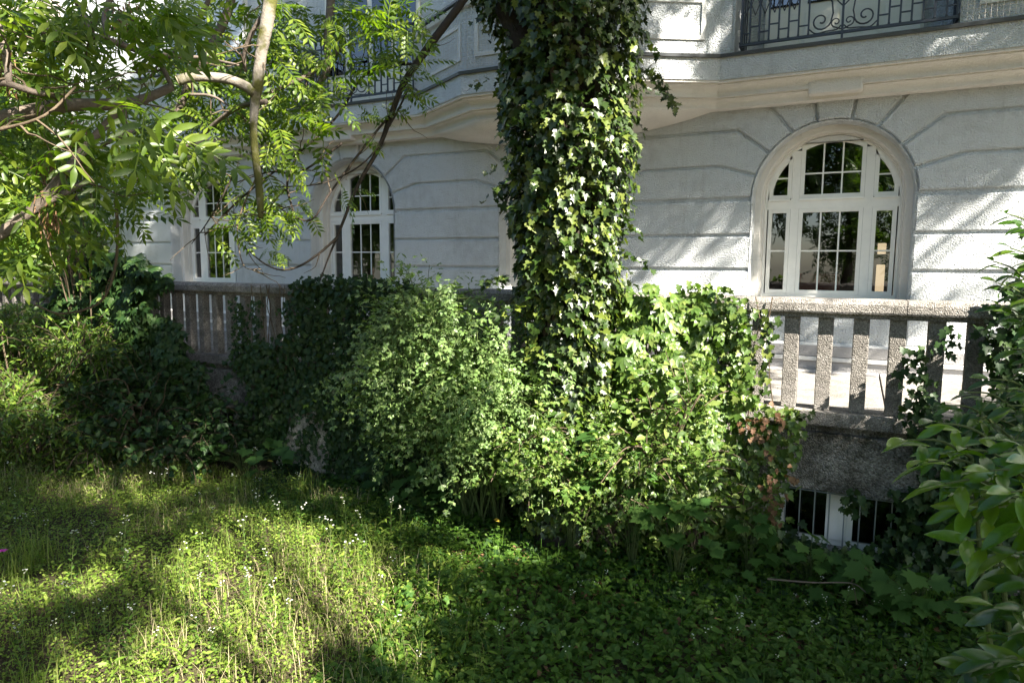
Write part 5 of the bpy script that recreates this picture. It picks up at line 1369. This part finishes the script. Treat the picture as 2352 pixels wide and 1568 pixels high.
OPEN, NEARS = runs_to_map(GAP_RUNS), runs_to_map(CROWN_RUNS)
k = 150000
ca = rng.uniform(A0_, A0_ + NA * CELL, k); cb = rng.uniform(B0_, B0_ + NB_ * CELL, k)
ia = np.clip(((ca - A0_) / CELL).astype(int), 0, NA - 1); ib = np.clip(((cb - B0_) / CELL).astype(int), 0, NB_ - 1)
sel = ~OPEN[ia, ib] & NEARS[ia, ib]
# height along the ray: above the garden, out of the camera's sight
cp = E1 * ca[:, None] + E2 * cb[:, None]
s0 = 7.0 + 2.5 * rng.random(k) + vnoise(np.stack([ca, cb, 0 * ca], -1), .6, 5) * .8
cp = cp + SUN * s0[:, None]
for _ in range(12):
    sx_, sy_, f_ = proj(cp)
    seen = ((f_ > 0) & (sx_ > -140) & (sx_ < 2500) & (sy_ > -200) & (sy_ < 1750)) | (cp[:, 2] < 4.2) | (np.linalg.norm(cp - CAM, axis=1) < 2.2)
    cp = np.where(seen[:, None], cp + SUN * .8, cp)
sel &= ~seen & (cp[:, 1] < 8.2) & (cp[:, 2] < 16)
cp = cp[sel]
GT = thing('unseen_shade_tree', 'unseen tall leafy tree at the garden side, crown shaped to throw dappled shade over the lawn and facade', 'tree', (4.2, .2, 0))
L_CAN = pinnate(4, (np.array([(0, 0, 0), (.19, .45, .03), (0, 1, -.12), (-.19, .45, .03)], float), np.array([(0, 1, 2), (0, 2, 3)])), .5, 1)
cD = unit(rnd(len(cp)) + np.array([0, 0, -.3])); cN = unit(SUN[None] * .8 + rnd(len(cp)) * .6)
b_g = np.array(GT.location)
V, F = cloud(L_CAN, cp - b_g, frames(cD, cN), rng.uniform(.26, .40, len(cp)))
o = bpy.data.objects.new('crown', arr_mesh('crown', V, F, M['canopy'])); link(o, GT); o['kind'] = 'stuff'
bm = bmesh.new(); tube(bm, smooth_path([(0, 0, -.1), (.1, 0, 2), (0, .1, 4), (-.2, .3, 6.5)], 5), list(np.linspace(.28, .16, 16)), 14, True, .1); bm_obj('trunk', bm, M['bark'], GT, True)
if len(cp) > 40:
    for k_ in range(7):
        e = cp[R.randrange(len(cp))] - b_g
        bm = bmesh.new(); tube(bm, smooth_path([(0, .1, 3.6 + .2 * (k_ % 6)), e * .5 + np.array([0, 0, 1.6]), e], 5), list(np.linspace(.06, .015, 11)), 8); bm_obj('limb', bm, M['bark'], GT, True)
def far_tree(label, x, y, h, r_, n_, mat='canopy'):
    t_ = thing('background_tree', label, 'tree', (x, y, 0), 'trees round the garden')
    bm = bmesh.new(); tube(bm, smooth_path([(0, 0, -.1), (.1, .05, h * .3), (0, 0, h * .75)], 5), list(np.linspace(.25, .08, 11)), 10, True, .1); bm_obj('trunk', bm, M['bark'], t_, True)
    c = rng.normal(size=(40, 3)) * np.array([r_ * .5, r_ * .5, h * .17]) + np.array([0, 0, h * .6])
    P = c[rng.integers(0, 40, n_)] + rng.normal(size=(n_, 3)) * r_ * .2
    V, F = cloud(L_CAN, P, frames(unit(rnd(n_) + np.array([0, 0, -.3])), unit(np.array([0, 0, 1.0]) + rnd(n_) * .6)), rng.uniform(.3, .5, n_))
    o = bpy.data.objects.new('crown', arr_mesh('crown', V, F, M[mat])); link(o, t_); o['kind'] = 'stuff'
far_tree('bright leafy tree beyond the far end of the balustrade', -15.8, 8.0, 6.5, 1.6, 2600, 'hedge')
far_tree('tree standing in front of the sunlit pinkish house', -21, 12.0, 8, 2.2, 2600, 'hedge')
for (x, y) in ((-8, -7), (-4, -9), (-.5, -11), (2.5, -14), (-12, -6), (-17, -6.5), (-21, -4.5), (-26, -3), (-29, 3), (-23, -10)):
    far_tree('tall garden tree standing opposite the facade and mirrored in its windows', x, y, 10, 2.6, 2600)
